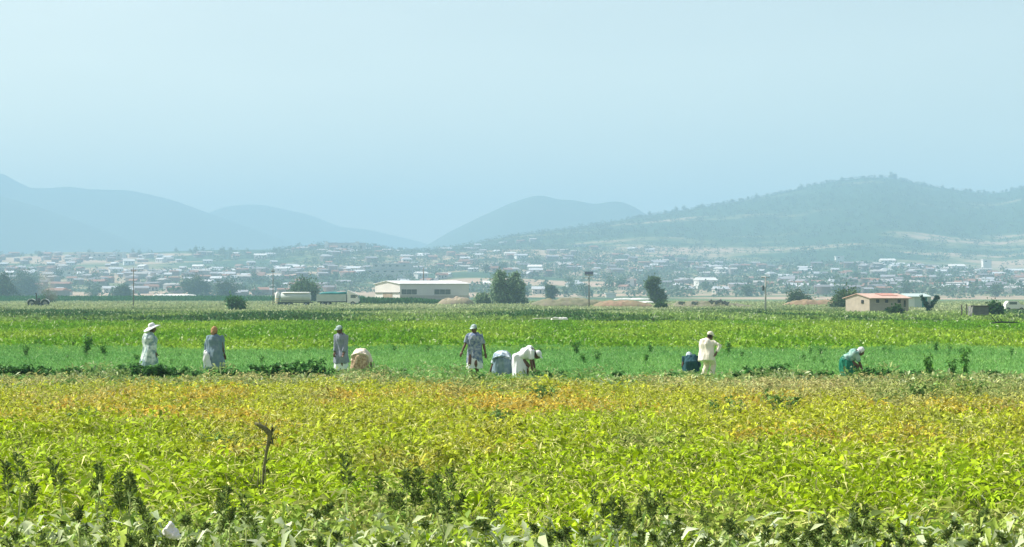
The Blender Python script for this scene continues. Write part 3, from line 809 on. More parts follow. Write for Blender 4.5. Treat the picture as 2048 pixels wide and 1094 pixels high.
    # headgear
    kind, m = headgear[0], headgear[1]; H = MB()
    if kind == 'brim_hat':
        tilt = headgear[2]; hx = hr
        hl_ = Vector((look.x, look.y, 0)).normalized(); hl_ = (hl_*math.cos(tilt) + Vector((0, 0, 1))*math.sin(tilt)); hz = hx.cross(hl_).normalized(); TM = Matrix((hx, hl_, hz)).transposed()
        c = head + hz*.055
        n = 28; rr = [(.0, .115), (.05, .112), (.083, .085), (.094, .035), (.10, .01), (.16, -.005), (.235, -.03), (.238, -.045), (.16, -.018), (.085, -.01), (0, .0)]
        Vv = []; Fs = []
        for i, (rad, zz) in enumerate(rr):
            for k in range(n):
                a = 2*math.pi*k/n; wob = 1 + (.05*math.sin(3*a+1) if rad > .12 else 0); dz = .018*math.sin(2*a+.6) if rad > .12 else 0
                Vv.append(c + TM @ Vector((rad*wob*math.cos(a), rad*wob*1.08*math.sin(a), zz + dz)))
        for i in range(len(rr)-1):
            for k in range(n):
                k2 = (k+1) % n; Fs.append((i*n+k, i*n+k2, (i+1)*n+k2, (i+1)*n+k))
        H.add(Vv, Fs); H.build('sun_hat', m, root, True)
    elif kind == 'scarf':
        H.ell(head - look*.022 + hu*.022, (.096, .098, .115), M=HM); H.ell(head - look*.075 - hu*.05, (.06, .06, .075), M=HM); H.ell(head - look*.06 - hu*.12, (.05, .035, .08), M=HM)
        me = remeshed(H, .010, 2, folds=(.008, 20, 14)); me.materials.append(m); link('headscarf', me, root)
    elif kind == 'cap':
        H.ell(head + hu*.045 - look*.01, (.09, .105, .085), M=HM)
        H.ell(head + hu*.05 + look*.10, (.07, .075, .012), M=HM)
        me = remeshed(H, .008, 2); me.materials.append(m); link('cap', me, root)
    if kind != 'scarf':
        Hh = MB(); Hh.ell(head - look*.016 + hu*.01, (.083, .088, .112), M=HM); hm_ = remeshed(Hh, .010, 1, folds=(.005, 40, 40)); hm_.materials.append(HAIRM); link('hair', hm_, root)
    return root

def cloth(name, c, c2=None, sc_=7, amt=.5): return mat(name, c, .9, noise=(sc_, c2 or tuple(v*.8 for v in c), amt), spec=.1, bump=.25, translucent=.03)
C_MINT = cloth('pale_mint_cloth', (.20,.31,.32), (.66,.74,.71), 6, .85); C_WHITE = cloth('white_cloth', (.80,.80,.80), (.70,.74,.78)); C_BLUEG = cloth('blue_grey_cloth', (.11,.19,.25), (.24,.32,.36), 8)
C_LAV = cloth('lavender_grey_cloth', (.17,.19,.26), (.32,.35,.42), 8); C_CREAM = cloth('cream_cloth', (.78,.70,.58), (.68,.60,.48)); C_BROWN = cloth('brown_cloth', (.28,.18,.11), (.62,.50,.34), 12, .8)
C_PATT = cloth('blue_patterned_cloth', (.11,.16,.28), (.36,.40,.46), 13, .8); C_NAVY = cloth('dark_navy_cloth', (.015,.05,.07), (.03,.09,.10)); C_GREEN = cloth('dark_green_cloth', (.01,.12,.08), (.03,.22,.13), 14, .7)
C_TEALC = cloth('teal_cloth', (.07,.24,.20), (.40,.55,.50), 5, .8); C_RUST = cloth('tan_cloth', (.46,.28,.15), (.36,.20,.10)); C_PALEB = cloth('pale_blue_cloth', (.18,.27,.34), (.62,.70,.74), 7, .8); C_IVORY = cloth('ivory_cloth', (.84,.78,.66), (.76,.70,.60))

person(299, 50, 'person in pale mint tunic and broad white sun hat, standing leftmost of the workers', (.85,.5), (0,.0,.80), (.0,.05,1.16), (.04,.07,1.33), (.08,.08,1.44), (.85,.35,-.25),
       [(.20,.22,.62), (.26,-.12,.52)], [(-.10,.12,0), (.06,-.10,0)], [('robe', C_MINT, dict(hem=.35, w=1.25, fold=.03)), ('skirt', C_WHITE, dict(hem=.12, w=1.15))], ('brim_hat', C_WHITE, .38), s=.98)
p2_ = person(429, 50, 'person in blue grey robe and tan head wrap, white cloth at the hip', (.25,.95), (0,0,.80), (.0,.04,1.12), (0,.05,1.27), (.0,.06,1.37), (.55,.8,-.2),
       [(-.30,.08,.50), (.34,.05,.48)], [(-.16,.05,0), (.22,-.05,0)], [('robe', C_BLUEG, dict(hem=.30, w=1.28, fold=.03))], ('scarf', C_RUST), s=.97)
b = MB(); loft(b, [((-.22,-.14,.84), (.03,0,0), (0,.03,0)), ((-.22,-.19,.74), (.07,0,0), (0,.05,0)), ((-.18,-.2,.55), (.11,0,0), (0,.06,0)), ((-.13,-.2,.36), (.13,0,0), (0,.07,0)), ((-.14,-.19,.32), (.10,0,0), (0,.03,0))])
me = remeshed(b, .014, 3, folds=(.035, 12, 4)); me.materials.append(C_WHITE); link('hanging_cloth', me, p2_)
person(684, 51.2, 'person in lavender grey shirt and pale hat, upright behind the person bent in cream', (-.45,-.9), (0,0,.80), (-.01,-.03,1.14), (-.02,-.05,1.29), (-.07,-.09,1.39), (-.6,-.7,-.35),
       [(.06,-.22,.62), (-.22,-.12,.60)], [(.08,.0,0), (-.10,.02,0)], [('robe', C_LAV, dict(hem=.42, w=.98)), ('skirt', C_WHITE, dict(hem=.2, w=.88))], ('cap', C_MINT), s=.95)
person(719, 48.9, 'person bent double in cream top and brown striped skirt beside the upright one', (.3,.95), (.02,-.10,.68), (.05,.22,.74), (.06,.38,.66), (.07,.50,.56), (.2,.6,-.8),
       [(-.30,.24,.22), (.36,.24,.20)], [(-.13,.0,0), (.13,.0,0)], [('shirt', C_CREAM, dict(hem=.02, w=1.2, fold=.02)), ('skirt', C_BROWN, dict(hem=.30, w=1.08, fold=.03))], ('scarf', C_CREAM), sleeves=.45)
person(950, 50, 'person in blue patterned shirt, upright with one arm held out left', (-.35,-.92), (0,0,.82), (.0,-.03,1.18), (-.01,-.04,1.33), (-.03,-.07,1.44), (-.45,-.75,-.30),
       [(.33,-.06,.62), (-.43,-.10,.64)], [(.10,.0,0), (-.10,.02,0)], [('shirt', C_PATT, dict(hem=.34, w=1.12, fold=.03)), ('skirt', C_WHITE, dict(hem=.30, w=.95))], ('cap', C_MINT), sleeves=.46)
person(1004, 48.7, 'person bent low in speckled pale blue clothes, just left of the one in white', (.15,.98), (.0,-.12,.62), (.02,.20,.68), (.04,.36,.60), (.06,.48,.50), (.2,.6,-.8),
       [(-.36,.26,.18), (.34,.26,.18)], [(-.13,.0,0), (.13,.0,0)], [('shirt', C_PALEB, dict(hem=.04, w=1.28, fold=.02)), ('skirt', C_BLUEG, dict(hem=.22, w=1.15, fold=.03))], ('scarf', C_PALEB), sleeves=.45)
person(1047, 48.1, 'person in long white dress bent to the right, one dark arm reaching down', (.98,-.12), (-.12,.0,.70), (.16,-.02,.84), (.28,-.03,.86), (.385,-.06,.76), (.55,-.2,-.8),
       [(.34,.14,.20), (.26,-.20,.12)], [(-.10,.08,0), (-.02,-.10,0)], [('robe', C_WHITE, dict(hem=.10, w=1.12, fold=.028))], ('cap', C_WHITE), sleeves=.40)
person(1382, 51, 'person crouched in dark navy clothes with a pale headscarf left of the ivory figure', (-.1,.98), (.0,-.06,.42), (.0,.16,.54), (-.02,.24,.60), (-.03,.30,.60), (-.1,.8,-.5),
       [(-.16,.36,.2), (.16,.36,.2)], [(-.12,.0,0), (.12,.0,0)], [('robe', C_NAVY, dict(hem=.16, w=1.0))], ('scarf', C_PALEB), s=.9)
person(1416, 50, 'person in ivory shirt, trousers and cap with an arm raised to the right', (.55,.83), (-.03,0,.70), (-.03,.06,1.0), (.02,.09,1.15), (.08,.12,1.235), (.7,.6,-.3),
       [(-.20,.25,.62), (.22,-.16,.76)], [(-.14,.05,0), (.10,-.05,0)], [('shirt', C_IVORY, dict(hem=.16, w=1.18, fold=.02)), ('trousers', C_CREAM)], ('cap', C_IVORY), s=.9, elbow_bend=Vector((1.0,.1,.55)))
person(1704, 49.3, 'person stooping in pale teal top and dark green skirt, rightmost of the workers', (.95,-.25), (-.13,.0,.58), (.06,-.02,.74), (.15,-.03,.80), (.24,-.05,.81), (.75,-.2,-.55),
       [(.30,.12,.25), (.30,-.12,.24)], [(-.10,.08,0), (.02,-.10,0)], [('shirt', C_TEALC, dict(hem=-.02, w=1.12, fold=.02)), ('skirt', C_GREEN, dict(hem=.10, w=1.25, fold=.03))], ('scarf', C_WHITE), s=.85, sleeves=.55)
# ---------------------------------------------------------------- warehouse
def corrugated(name, c, sc_=3.0, metal=.1):
    m = mat(name, c, .6, metal, noise=(.25, tuple(v*.88 for v in c), .6)); nt = m.node_tree; N = nt.nodes
    w = N.new('ShaderNodeTexWave'); w.inputs['Scale'].default_value = sc_; w.bands_direction = 'DIAGONAL'
    tc = [n for n in N if n.type == 'TEX_COORD'][0]; nt.links.new(tc.outputs['Object'], w.inputs['Vector'])
    bp = N.new('ShaderNodeBump'); bp.inputs['Strength'].default_value = .4; bp.inputs['Distance'].default_value = .05
    nt.links.new(w.outputs['Fac'], bp.inputs['Height']); nt.links.new(bp.outputs['Normal'], N['Principled BSDF'].inputs['Normal']); return m
M_SHEET = corrugated('white_sheet_metal', (.74,.73,.72)); M_ROOFW = corrugated('pale_sheet_roof', (.74,.74,.74)); M_GREYB = mat('grey_block_wall', (.50,.48,.45), .9, noise=(1.5,(.42,.40,.38),.6))
M_GLASSD = mat('dusty_window', (.10,.13,.13), .35, noise=(1.2,(.16,.19,.18),.6)); M_RUSTY = mat('rust_door', (.38,.30,.22), .8, noise=(1,(.28,.2,.14),.7)); M_GABLE = corrugated('gable_sheet', (.72,.68,.64))
D0 = 420.0
def oriented(px0, py_unused, D, rz): return empty('warehouse', (PX(px0, D), D, 0), rz)
rz = R(-4)
wh = empty('warehouse', (PX(800, D0), D0, 0), rz)   # origin: near corner between gable and long wall
tag(wh, 'long white sheet metal warehouse with two dark strip windows on the plain', 'warehouse')
LW, GH, GW = 16.6, 5.15, 13.0                       # long wall, eave height, gable width
ga = R(205)                                        # gable recedes to the left
gx, gy = -7.6, 10.5
def wp(a, b, z): return Vector((a*LW + b*gx, b*gy, z))    # a along the long wall, b along the gable
b = MB(); b.add([wp(0,0,-.5), wp(1,0,-.5), wp(1,0,2.3), wp(0,0,2.3)], [(0,1,2,3)]); b.add([wp(1,0,-.5), wp(1,1,-.5), wp(1,1,2.3), wp(1,0,2.3)], [(0,1,2,3)]); b.add([wp(1,1,-.5), wp(0,1,-.5), wp(0,1,2.3), wp(1,1,2.3)], [(0,1,2,3)]); b.build('block_wall', M_GREYB, wh)
b = MB()
b.add([wp(0,0,2.3), wp(1,0,2.3), wp(1,0,GH), wp(0,0,GH)], [(0,1,2,3)])
b.add([wp(1,0,2.3), wp(1,1,2.3), wp(1,1,GH), wp(1,.5,GH+.62), wp(1,0,GH)], [(0,1,2,3,4)])
b.add([wp(1,1,2.3), wp(0,1,2.3), wp(0,1,GH), wp(1,1,GH)], [(0,1,2,3)]); b.build('wall', M_SHEET, wh)
b = MB(); b.add([wp(0,0,-.5), wp(0,1,-.5), wp(0,1,GH), wp(0,.5,GH+.62), wp(0,0,GH)], [(0,1,2,3,4)]); b.build('gable_wall', M_GABLE, wh)
b = MB()
for p0, p1, p2, p3 in ((wp(-.02,-.03,GH+.0), wp(1.02,-.03,GH+.0), wp(1.02,.5,GH+.74), wp(-.02,.5,GH+.74)), (wp(-.02,.5,GH+.74), wp(1.02,.5,GH+.74), wp(1.02,1.03,GH+.0), wp(-.02,1.03,GH+.0))):
    q = [p0, p1, p2, p3]; b.add(q + [v + Vector((0,0,-.12)) for v in q], [(0,1,2,3),(7,6,5,4),(0,4,5,1),(1,5,6,2),(2,6,7,3),(3,7,4,0)])
b.build('roof', M_ROOFW, wh)
for a0, a1 in ((.025, .245), (.50, .735)):
    b = MB(); b.box(a0*LW, a1*LW, -.10, -.004, 2.55, 3.75); w_ = b.build('window', M_GLASSD, wh)
    b = MB()
    for x0, x1, z0, z1 in ((a0*LW-.12, a1*LW+.12, 3.752, 3.87), (a0*LW-.12, a1*LW+.12, 2.43, 2.548), (a0*LW-.12, a0*LW-.004, 2.55, 3.75), (a1*LW+.004, a1*LW+.12, 2.55, 3.75)): b.box(x0, x1, -.13, -.003, z0, z1)
    for k in range(1, 3): xx = a0*LW + (a1-a0)*LW*k/3; b.box(xx-.025, xx+.025, -.13, -.102, 2.55, 3.75)
    b.build('window_frame', M_SHEET, w_)
gd = Vector((gx, gy, 0)).normalized(); gn = Vector((-gd.y, gd.x, 0)); gn = gn if gn.y < 0 or gn.x < 0 else -gn
def gbox(t0, t1, z0, z1, th): 
    q = []
    for z in (z0, z1):
        for t_ in (t0, t1):
            p = Vector((gx*t_, gy*t_, z)); q += [p + gn*.01, p + gn*th]
    m_ = MB(); m_.add(q, [(0,2,3,1),(4,5,7,6),(0,1,5,4),(2,6,7,3),(0,4,6,2),(1,3,7,5)]); return m_
gbox(.30, .66, -.3, 2.75, .08).build('door', M_RUSTY, wh)
gbox(-.0, 1.0, 2.95, 3.12, .25).build('lintel_band', mat('dark_grey_trim', (.30,.29,.27), .8), wh)  # projecting band across the gable in one even darker grey
gbox(.31, .65, 2.756, 2.9, .12).build('door_rail', M_GREYB, wh)

# tall thin stack pole behind the warehouse and the other poles
M_POLE = mat('weathered_pole_wood', (.13,.11,.09), .9, noise=(3,(.2,.18,.15),.5)); M_CONC = mat('concrete_pole', (.45,.45,.42), .9, noise=(3,(.36,.36,.34),.5))
def pole(px, D, top, label, thick=.13, mt=M_POLE, arm=None, name='utility_pole', grp='poles on the plain'):
    t = empty(name, (PX(px, D), D, 0)); tag(t, label, 'pole', grp); h = PZ(top, D)
    b = MB(); b.tube([(0,0,-.3), (0,0,h)], [thick, thick*.62], n=10); b.build('pole', mt, t, True)
    if arm:
        b = MB(); b.box(-arm/2, arm/2, -.06, .06, h-.55, h-.40); b.build('crossarm', mt, t)
        for xx in (-arm*.42, 0, arm*.42):
            b = MB(); z0 = h-.398 if xx else h+.002
            b.tube([(xx,0,z0), (xx,0,z0+.08), (xx,0,z0+.16), (xx,0,z0+.24)], [.05,.09,.06,.07], n=8); b.build('insulator', M_CONC, t)
    return t, h
pole(267, 330, 537, 'thin dark pole with a small crossarm, leftmost of the plain poles', .11, arm=1.0)
pole(546, 335, 538, 'thin pole standing just left of the tanker trailer', .10, arm=.6)
pole(847, 436, 536, 'dark thin mast rising above the warehouse roof', .19)
t, h = pole(1178, 300, 549, 'pole carrying a dark tilted panel over white crossbars', .11, name='panel_pole')
b = MB(); Mx = Matrix.Translation((0,0,h+.25)) @ Matrix.Rotation(R(28), 4, 'X'); b.box(-.75, .75, -.5, .5, -.04, .04, Mx); b.build('panel', mat('dark_panel', (.03,.04,.06), .25, .1), t)
b = MB(); b.tube([(0,0,h), (0,0,h+.22)], .05, n=8); b.build('bracket', M_POLE, t)
b = MB(); b.box(-.7, .7, -.2, .1, h-.22, h-.08); b.build('light_box', M_CONC, t)
b = MB(); b.box(-1.1, .9, -.04, .04, h-.62, h-.54); b.build('crossarm', M_CONC, t)
t, h = pole(1531, 262, 552, 'pale concrete pole with a transformer box and side bracket, right of centre', .16, M_CONC, name='concrete_pole')
b = MB(); b.box(-.62, .62, -.04, .04, h-.28, h-.20); b.build('crossarm', M_POLE, t)
for xx in (-.56, -.3):
    b = MB(); b.tube([(xx,0,h-.198), (xx,0,h-.12), (xx,0,h-.02)], [.05,.08,.05], n=8); b.build('insulator', mat('white_ceramic', (.8,.8,.78), .3), t)
b = MB(); b.tube([(-.34,0,h-2.2), (-.34,0,h-1.5)], .16, n=12); b.tube([(-.34,0,h-1.5), (-.34,0,h-1.42)], [.16,.10], n=12); b.build('transformer', mat('dark_transformer', (.06,.07,.08), .6), t)
b = MB(); b.box(-.22, -.1, -.04, .04, h-1.9, h-1.75); b.build('bracket', M_CONC, t)

# ---------------------------------------------------------------- tanker trailer and truck
M_TYRE = mat('tyre_rubber', (.02,.02,.02), .85); M_STEEL = mat('dull_steel', (.38,.40,.40), .5, .5, noise=(.8,(.28,.3,.3),.5)); M_WHITEP = mat('white_paint', (.78,.78,.74), .5, noise=(1,(.68,.68,.62),.5))
M_TEAL = mat('teal_tarp', (.01,.14,.15), .7, noise=(1.2,(.02,.22,.20),.5)); M_GREYG = mat('grey_green_panel', (.50,.56,.52), .7, noise=(1,(.40,.46,.43),.5)); M_CHAS = mat('dark_chassis', (.04,.045,.04), .8); M_STR = mat('yellow_stripe', (.70,.60,.30), .6)
def wheel(parent, x, y, r=.5, w=.3):
    b = MB(); n = 18; prof = [(r*.55,-w/2), (r*.93,-w/2), (r,-w*.36), (r,w*.36), (r*.93,w/2), (r*.55,w/2)]
    Vv = []; Fs = []
    for k in range(n):
        a = 2*math.pi*k/n
        for rr_, yy in prof: Vv.append((rr_*math.cos(a), yy, rr_*math.sin(a)))
    m_ = len(prof)
    for k in range(n):
        k2 = (k+1) % n
        for j in range(m_): j2 = (j+1) % m_; Fs.append((k*m_+j, k2*m_+j, k2*m_+j2, k*m_+j2))
    b.add(Vv, Fs); t_ = b.build('wheel', M_TYRE, parent, loc=(x, y, r))
    b = MB(); b.tube([(0,-w*.42,0),(0,w*.42,0)], r*.56, n=14); b.tube([(0,-w*.5,0),(0,-w*.42,0)], r*.2, n=8); b.build('rim', M_STEEL, t_)
DT = 350.0
sx = DT / F
t = empty('tanker_trailer', (PX(589, DT), DT, 0)); tag(t, 'long grey tanker trailer with a rounded white top and striped white tail', 'trailer')
b = MB(); n = 20
def tank_ring(x, ry, rz_, zc): return (Vector((x,0,zc)), Vector((0,ry,0)), Vector((0,0,rz_)))
loft(b, [tank_ring(-2.75,.5,.5,1.95), tank_ring(-2.6,1.1,.85,1.95), tank_ring(3.1,1.1,.85,1.95), tank_ring(3.3,.5,.5,1.95)], 24); b.build('tank', M_GREYG, t, True)
b = MB(); loft(b, [tank_ring(-2.6,.3,.05,2.84), tank_ring(-2.2,.85,.18,2.82), tank_ring(2.9,.85,.18,2.82), tank_ring(3.3,.3,.05,2.84)], 16); b.build('top_fairing', M_WHITEP, t, True)
b = MB(); b.box(-3.9, 3.6, -.9, .9, .82, 1.02); b.box(-3.2,-2.6,-1.0,1.0,.5,.82); b.build('chassis', M_CHAS, t)
b = MB(); loft(b, [((-3.45,0,.55),(.42,0,0),(0,1.15,0)), ((-3.45,0,2.0),(.42,0,0),(0,1.15,0)), ((-3.42,0,2.7),(.36,0,0),(0,1.0,0)), ((-3.38,0,3.05),(.16,0,0),(0,.6,0))], 22); tl = b.build('tail_housing', M_WHITEP, t, True)
for z0 in (.75, 1.15, 1.60):
    b = MB(); loft(b, [((-3.45,0,z0),(.435,0,0),(0,1.165,0)), ((-3.45,0,z0+.16),(.435,0,0),(0,1.165,0))], 22); b.build('stripe', M_STR, tl, True)
for xx in (-2.0, -.9, 2.4): 
    for yy in (-.95, .95): wheel(t, xx, yy)
t = empty('truck', (PX(671, DT), DT-.6, .15)); tag(t, 'truck with a teal tarpaulin over its load and white cab facing right', 'truck')
b = MB(); b.box(-3.5, 4.4, -.55, .55, .78, .98); b.build('chassis', M_CHAS, t)
b = MB(); b.box(-3.6, 2.3, -1.2, 1.2, .985, 2.4)
for k in range(9): b.box(-3.55+k*.72, -3.45+k*.72, -1.26, -1.202, .985, 2.4)
b.build('cargo_body', M_GREYG, t)
b = MB(); loft(b, [((-3.1,0,2.42),(0,1.15,0),(0,0,.12)), ((-2.7,0,2.5),(0,1.2,0),(0,0,.32)), ((-.8,0,2.55),(0,1.2,0),(0,0,.38)), ((.6,0,2.52),(0,1.2,0),(0,0,.34)), ((2.25,0,2.55),(0,1.2,0),(0,0,.38))], 18); b.build('tarpaulin', M_TEAL, t, True)
b = MB(); pts_ = [(2.5,.7),(4.75,.7),(4.75,1.55),(4.45,2.35),(3.9,2.62),(2.5,2.62)]
Vv = [(x_, -1.12, z_) for x_, z_ in pts_] + [(x_, 1.12, z_) for x_, z_ in pts_]; k = len(pts_)
b.add(Vv, [tuple(range(k)), tuple(reversed(range(k, 2*k)))] + [(i, (i+1)%k, k+(i+1)%k, k+i) for i in range(k)]); cb = b.build('cab', M_WHITEP, t)
b = MB(); b.add([(4.79,-1.0,1.6),(4.79,1.0,1.6),(4.50,1.0,2.33),(4.50,-1.0,2.33)], [(0,1,2,3)]); b.build('windscreen', M_GLASSD, cb)
b = MB(); b.box(3.2, 4.2, -1.14, -1.122, 1.65, 2.3); b.build('side_window', M_GLASSD, cb)
b = MB(); b.add([(2.5,-1,2.64),(2.5,1,2.64),(2.5,1,3.25),(2.5,-1,3.25),(4.0,-.9,2.64),(4.0,.9,2.64)], [(0,1,2,3),(0,3,4),(1,5,2),(3,2,5,4),(0,4,5,1)]); b.build('roof_deflector', M_WHITEP, cb)
b = MB(); b.box(4.76, 4.95, -1.1, 1.1, .5, .95); b.build('bumper', M_CHAS, cb)
for yy in (-.85, .85): b = MB(); b.tube([(4.74,yy,1.2),(4.82,yy,1.2)], .13, n=10); b.build('headlight', M_WHITEP, cb)
for yy in (-1.3, 1.3): b = MB(); b.box(4.3,4.4,yy-.12,yy+.12,1.9,2.3); b.build('mirror', M_CHAS, cb)
for xx in (-2.4, -1.3, 3.6):
    for yy in (-1.0, 1.0): wheel(t, xx, yy)

# ---------------------------------------------------------------- tractor far left
DTR = 330.0
t = empty('tractor', (PX(76, DTR), DTR, 0), R(4)); tag(t, 'dark old tractor with white mudguards and a tall exhaust pipe, far left', 'tractor')
M_TRB = mat('grimy_dark_paint', (.03,.035,.035), .7, noise=(4,(.07,.07,.06),.5))
b = MB(); b.box(-.4,.4,-1.6,.2,.75,1.35); b.box(-.3,.3,-.2,1.3,.6,1.2); b.build('engine_body', M_TRB, t)
b = MB(); b.tube([(-.1,-.9,1.35),(-.1,-.9,2.45),(-.15,-.9,2.65),(-.32,-.9,2.75)], [.12,.10,.10,.10], n=8); b.build('exhaust_pipe', M_TRB, t)
b = MB(); b.tube([(-.2,-.1,1.35),(-.12,.15,1.6)], .03, n=6); b.tube([(.02,.3,1.62),(-.28,.3,1.58)], .04, n=6); b.build('steering_wheel', M_TRB, t)
b = MB(); b.box(-.25,.25,.5,.9,1.2,1.35); b.box(-.25,.25,.86,.96,1.35,1.8); b.build('seat', M_TRB, t)
M_FEND = mat('chalky_white_fender', (.72,.74,.72), .6, noise=(3,(.55,.57,.54),.5))
for q in (-1, 1):
    b = MB(); n = 14; V_ = []; Fs = []
    for k in range(n+1):
        a = math.pi * (.02 + .9*k/n)
        for rr_ in (.92, .98):
            for yy in (-.45, .45): V_.append((q*(1.25 - rr_*math.cos(a)*.95), yy+.4, .75 + rr_*math.sin(a)*.95))
    for k in range(n):
        o_ = k*4; Fs += [(o_+2,o_+3,o_+7,o_+6),(o_+1,o_+0,o_+4,o_+5),(o_+0,o_+2,o_+6,o_+4),(o_+3,o_+1,o_+5,o_+7)]
    Fs += [(0,1,3,2), (n*4+2, n*4+3, n*4+1, n*4)]
    b.add(V_, Fs); b.build('mudguard', M_FEND, t, True)
    w_ = empty('wheel', (0,0,0)); bpy.data.objects.remove(w_)
    wheel(t, q*1.25, .4, .78, .42)
for q in (-1, 1): wheel(t, q*.75, -1.4, .42, .22)
# exhaust smoke
sm = bpy.data.materials.new('exhaust_smoke'); sm.use_nodes = True; nt = sm.node_tree; nt.nodes.remove(nt.nodes['Principled BSDF'])
pv = nt.nodes.new('ShaderNodeVolumePrincipled'); pv.inputs['Color'].default_value = (.35,.34,.34,1); pv.inputs['Density'].default_value = .16
nt.links.new(pv.outputs[0], nt.nodes['Material Output'].inputs['Volume'])
b = MB()
for c_, s_ in (((0,0,2.9),.5), ((.4,.3,3.5),.9), ((.9,.5,4.4),1.3), ((1.7,.6,3.6),1.5), ((1.3,.8,5.6),1.6), ((2.4,1,2.4),1.2)): b.ell(c_, (s_, s_, s_), 12, 8)
me = remeshed(b, .18, 6, folds=(.3, .9, .9)); me.materials.append(sm); o = link('exhaust_smoke', me, None, (PX(76, DTR) + .1, DTR, 0)); tag(o, kind='stuff')

# ---------------------------------------------------------------- small brick house
M_BRICK = mat('pale_brick', (.36,.33,.29), .9, noise=(2.2,(.28,.26,.24),.6), bump=.3); M_PLAS = mat('cream_gable', (.52,.45,.36), .9, noise=(1.8,(.42,.36,.29),.6)); M_TILE = mat('faded_pink_tiles', (.48,.30,.24), .85, noise=(1.6,(.52,.40,.34),.6), bump=.4); M_RED = mat('fresh_red_tiles', (.50,.22,.18), .8, noise=(2,(.46,.28,.22),.5))
DH = 222.0; u = DH / F
hx = PX(1739, DH); t = empty('brick_house', (hx, DH, 0)); tag(t, 'small brick house with a faded pink tiled roof at the field edge', 'house')
W_ = 78*u; eg = PZ(596, DH); rg = PZ(588.5, DH); gxx, gyy = -37*u, 3.6
def hp_(a, bb, z): return Vector((a*W_ + bb*gxx, bb*gyy, z))
b = MB()
for a0, b0, a1, b1 in ((0,0,1,0), (1,0,1,1), (1,1,0,1)): b.add([hp_(a0,b0,-.3), hp_(a1,b1,-.3), hp_(a1,b1,eg), hp_(a0,b0,eg)], [(0,1,2,3)])
b.add([hp_(1,0,eg), hp_(1,1,eg), hp_(1,.5,rg)], [(0,1,2)]); b.build('wall', M_BRICK, t)
b = MB(); b.add([hp_(0,0,-.3), hp_(0,1,-.3), hp_(0,1,eg), hp_(0,.5,rg), hp_(0,0,eg)], [(0,1,2,3,4)]); b.build('gable_wall', M_PLAS, t)
b = MB()
for q in ((hp_(-.03,-.1,eg+.0), hp_(1.03,-.1,eg+.0), hp_(1.03,.5,rg+.12), hp_(-.03,.5,rg+.12)), (hp_(-.03,.5,rg+.12), hp_(1.03,.5,rg+.12), hp_(1.03,1.1,eg), hp_(-.03,1.1,eg))):
    q = list(q); b.add(q + [v - Vector((0,0,.1)) for v in q], [(0,1,2,3),(7,6,5,4),(0,4,5,1),(1,5,6,2),(2,6,7,3),(3,7,4,0)])
rf = b.build('roof', M_TILE, t)
b = MB(); lo = lambda a, c: hp_(a, -.1 + .6*c, eg + (rg+.12-eg)*c + .012)
b.add([lo(.42,.45), lo(.84,.45), lo(.84,.95), lo(.42,.95)], [(0,1,2,3)]); b.add([v + Vector((0,0,.04)) for v in (lo(.42,.45), lo(.84,.45), lo(.84,.95), lo(.42,.95))], [(0,1,2,3)]); b.build('red_tile_patch', M_RED, rf)
for a in (.17, .40, .72):
    b = MB(); b.box(a*W_, a*W_+.38, -.05, -.003, eg-.62, eg-.20); wv = b.build('window', DARK, t); b = MB(); b.box(a*W_-.05, a*W_+.43, -.08, -.003, eg-.70, eg-.622); b.build('sill', M_PLAS, wv)
b = MB(); b.box(.88*W_, .88*W_+.2, -.12, -.005, eg-1.1, eg-.3); b.build('meter_box', DARK, t)
gn2 = Vector((-gyy, gxx, 0)).normalized(); gn2 = gn2 if gn2.x < 0 else -gn2; q = []
for z in (eg-.7, eg-.25):
    for t_ in (.24, .34): p = Vector((gxx*t_, gyy*t_, z)); q += [p + gn2*.005, p + gn2*.05]
b = MB(); b.add(q, [(0,2,3,1),(4,5,7,6),(0,1,5,4),(2,6,7,3),(0,4,6,2),(1,3,7,5)]); b.build('vent', DARK, t)

# pale green shed just behind it, white roofed annexe
M_GSH = mat('pale_green_sheet', (.42,.52,.49), .7, noise=(.8,(.36,.46,.44),.6)); M_WSH = mat('whitish_sheet', (.62,.68,.66), .7, noise=(.6,(.52,.58,.56),.5))
DS = 300.0; t = empty('green_shed', (PX(1842, DS), DS, 0)); tag(t, 'pale green sheet shed half hidden behind the brick house', 'shed'); u = DS/F
b = MB(); b.box(-26*u, 20*u, 0, 5, -.3, PZ(594, DS)); b.build('wall', M_GSH, t)
b = MB(); b.box(-26*u, -13*u, -.06, -.004, -.3, PZ(594, DS)-.05); b.build('white_panel', M_WSH, t)
b = MB(); zt = PZ(594, DS); b.add([(-27*u,-.3,zt+.004),(21*u,-.3,zt+.004),(21*u,5.3,zt+.5),(-27*u,5.3,zt+.5),(-27*u,-.3,zt+.1),(21*u,-.3,zt+.1),(21*u,5.3,zt+.62),(-27*u,5.3,zt+.62)], [(3,2,1,0),(4,5,6,7),(0,1,5,4),(1,2,6,5),(2,3,7,6),(3,0,4,7)]); b.build('roof', M_GSH, t)
b = MB(); b.box(2*u, 12*u, -.05, -.004, 0, 2.0); b.build('door', M_TEAL, t)

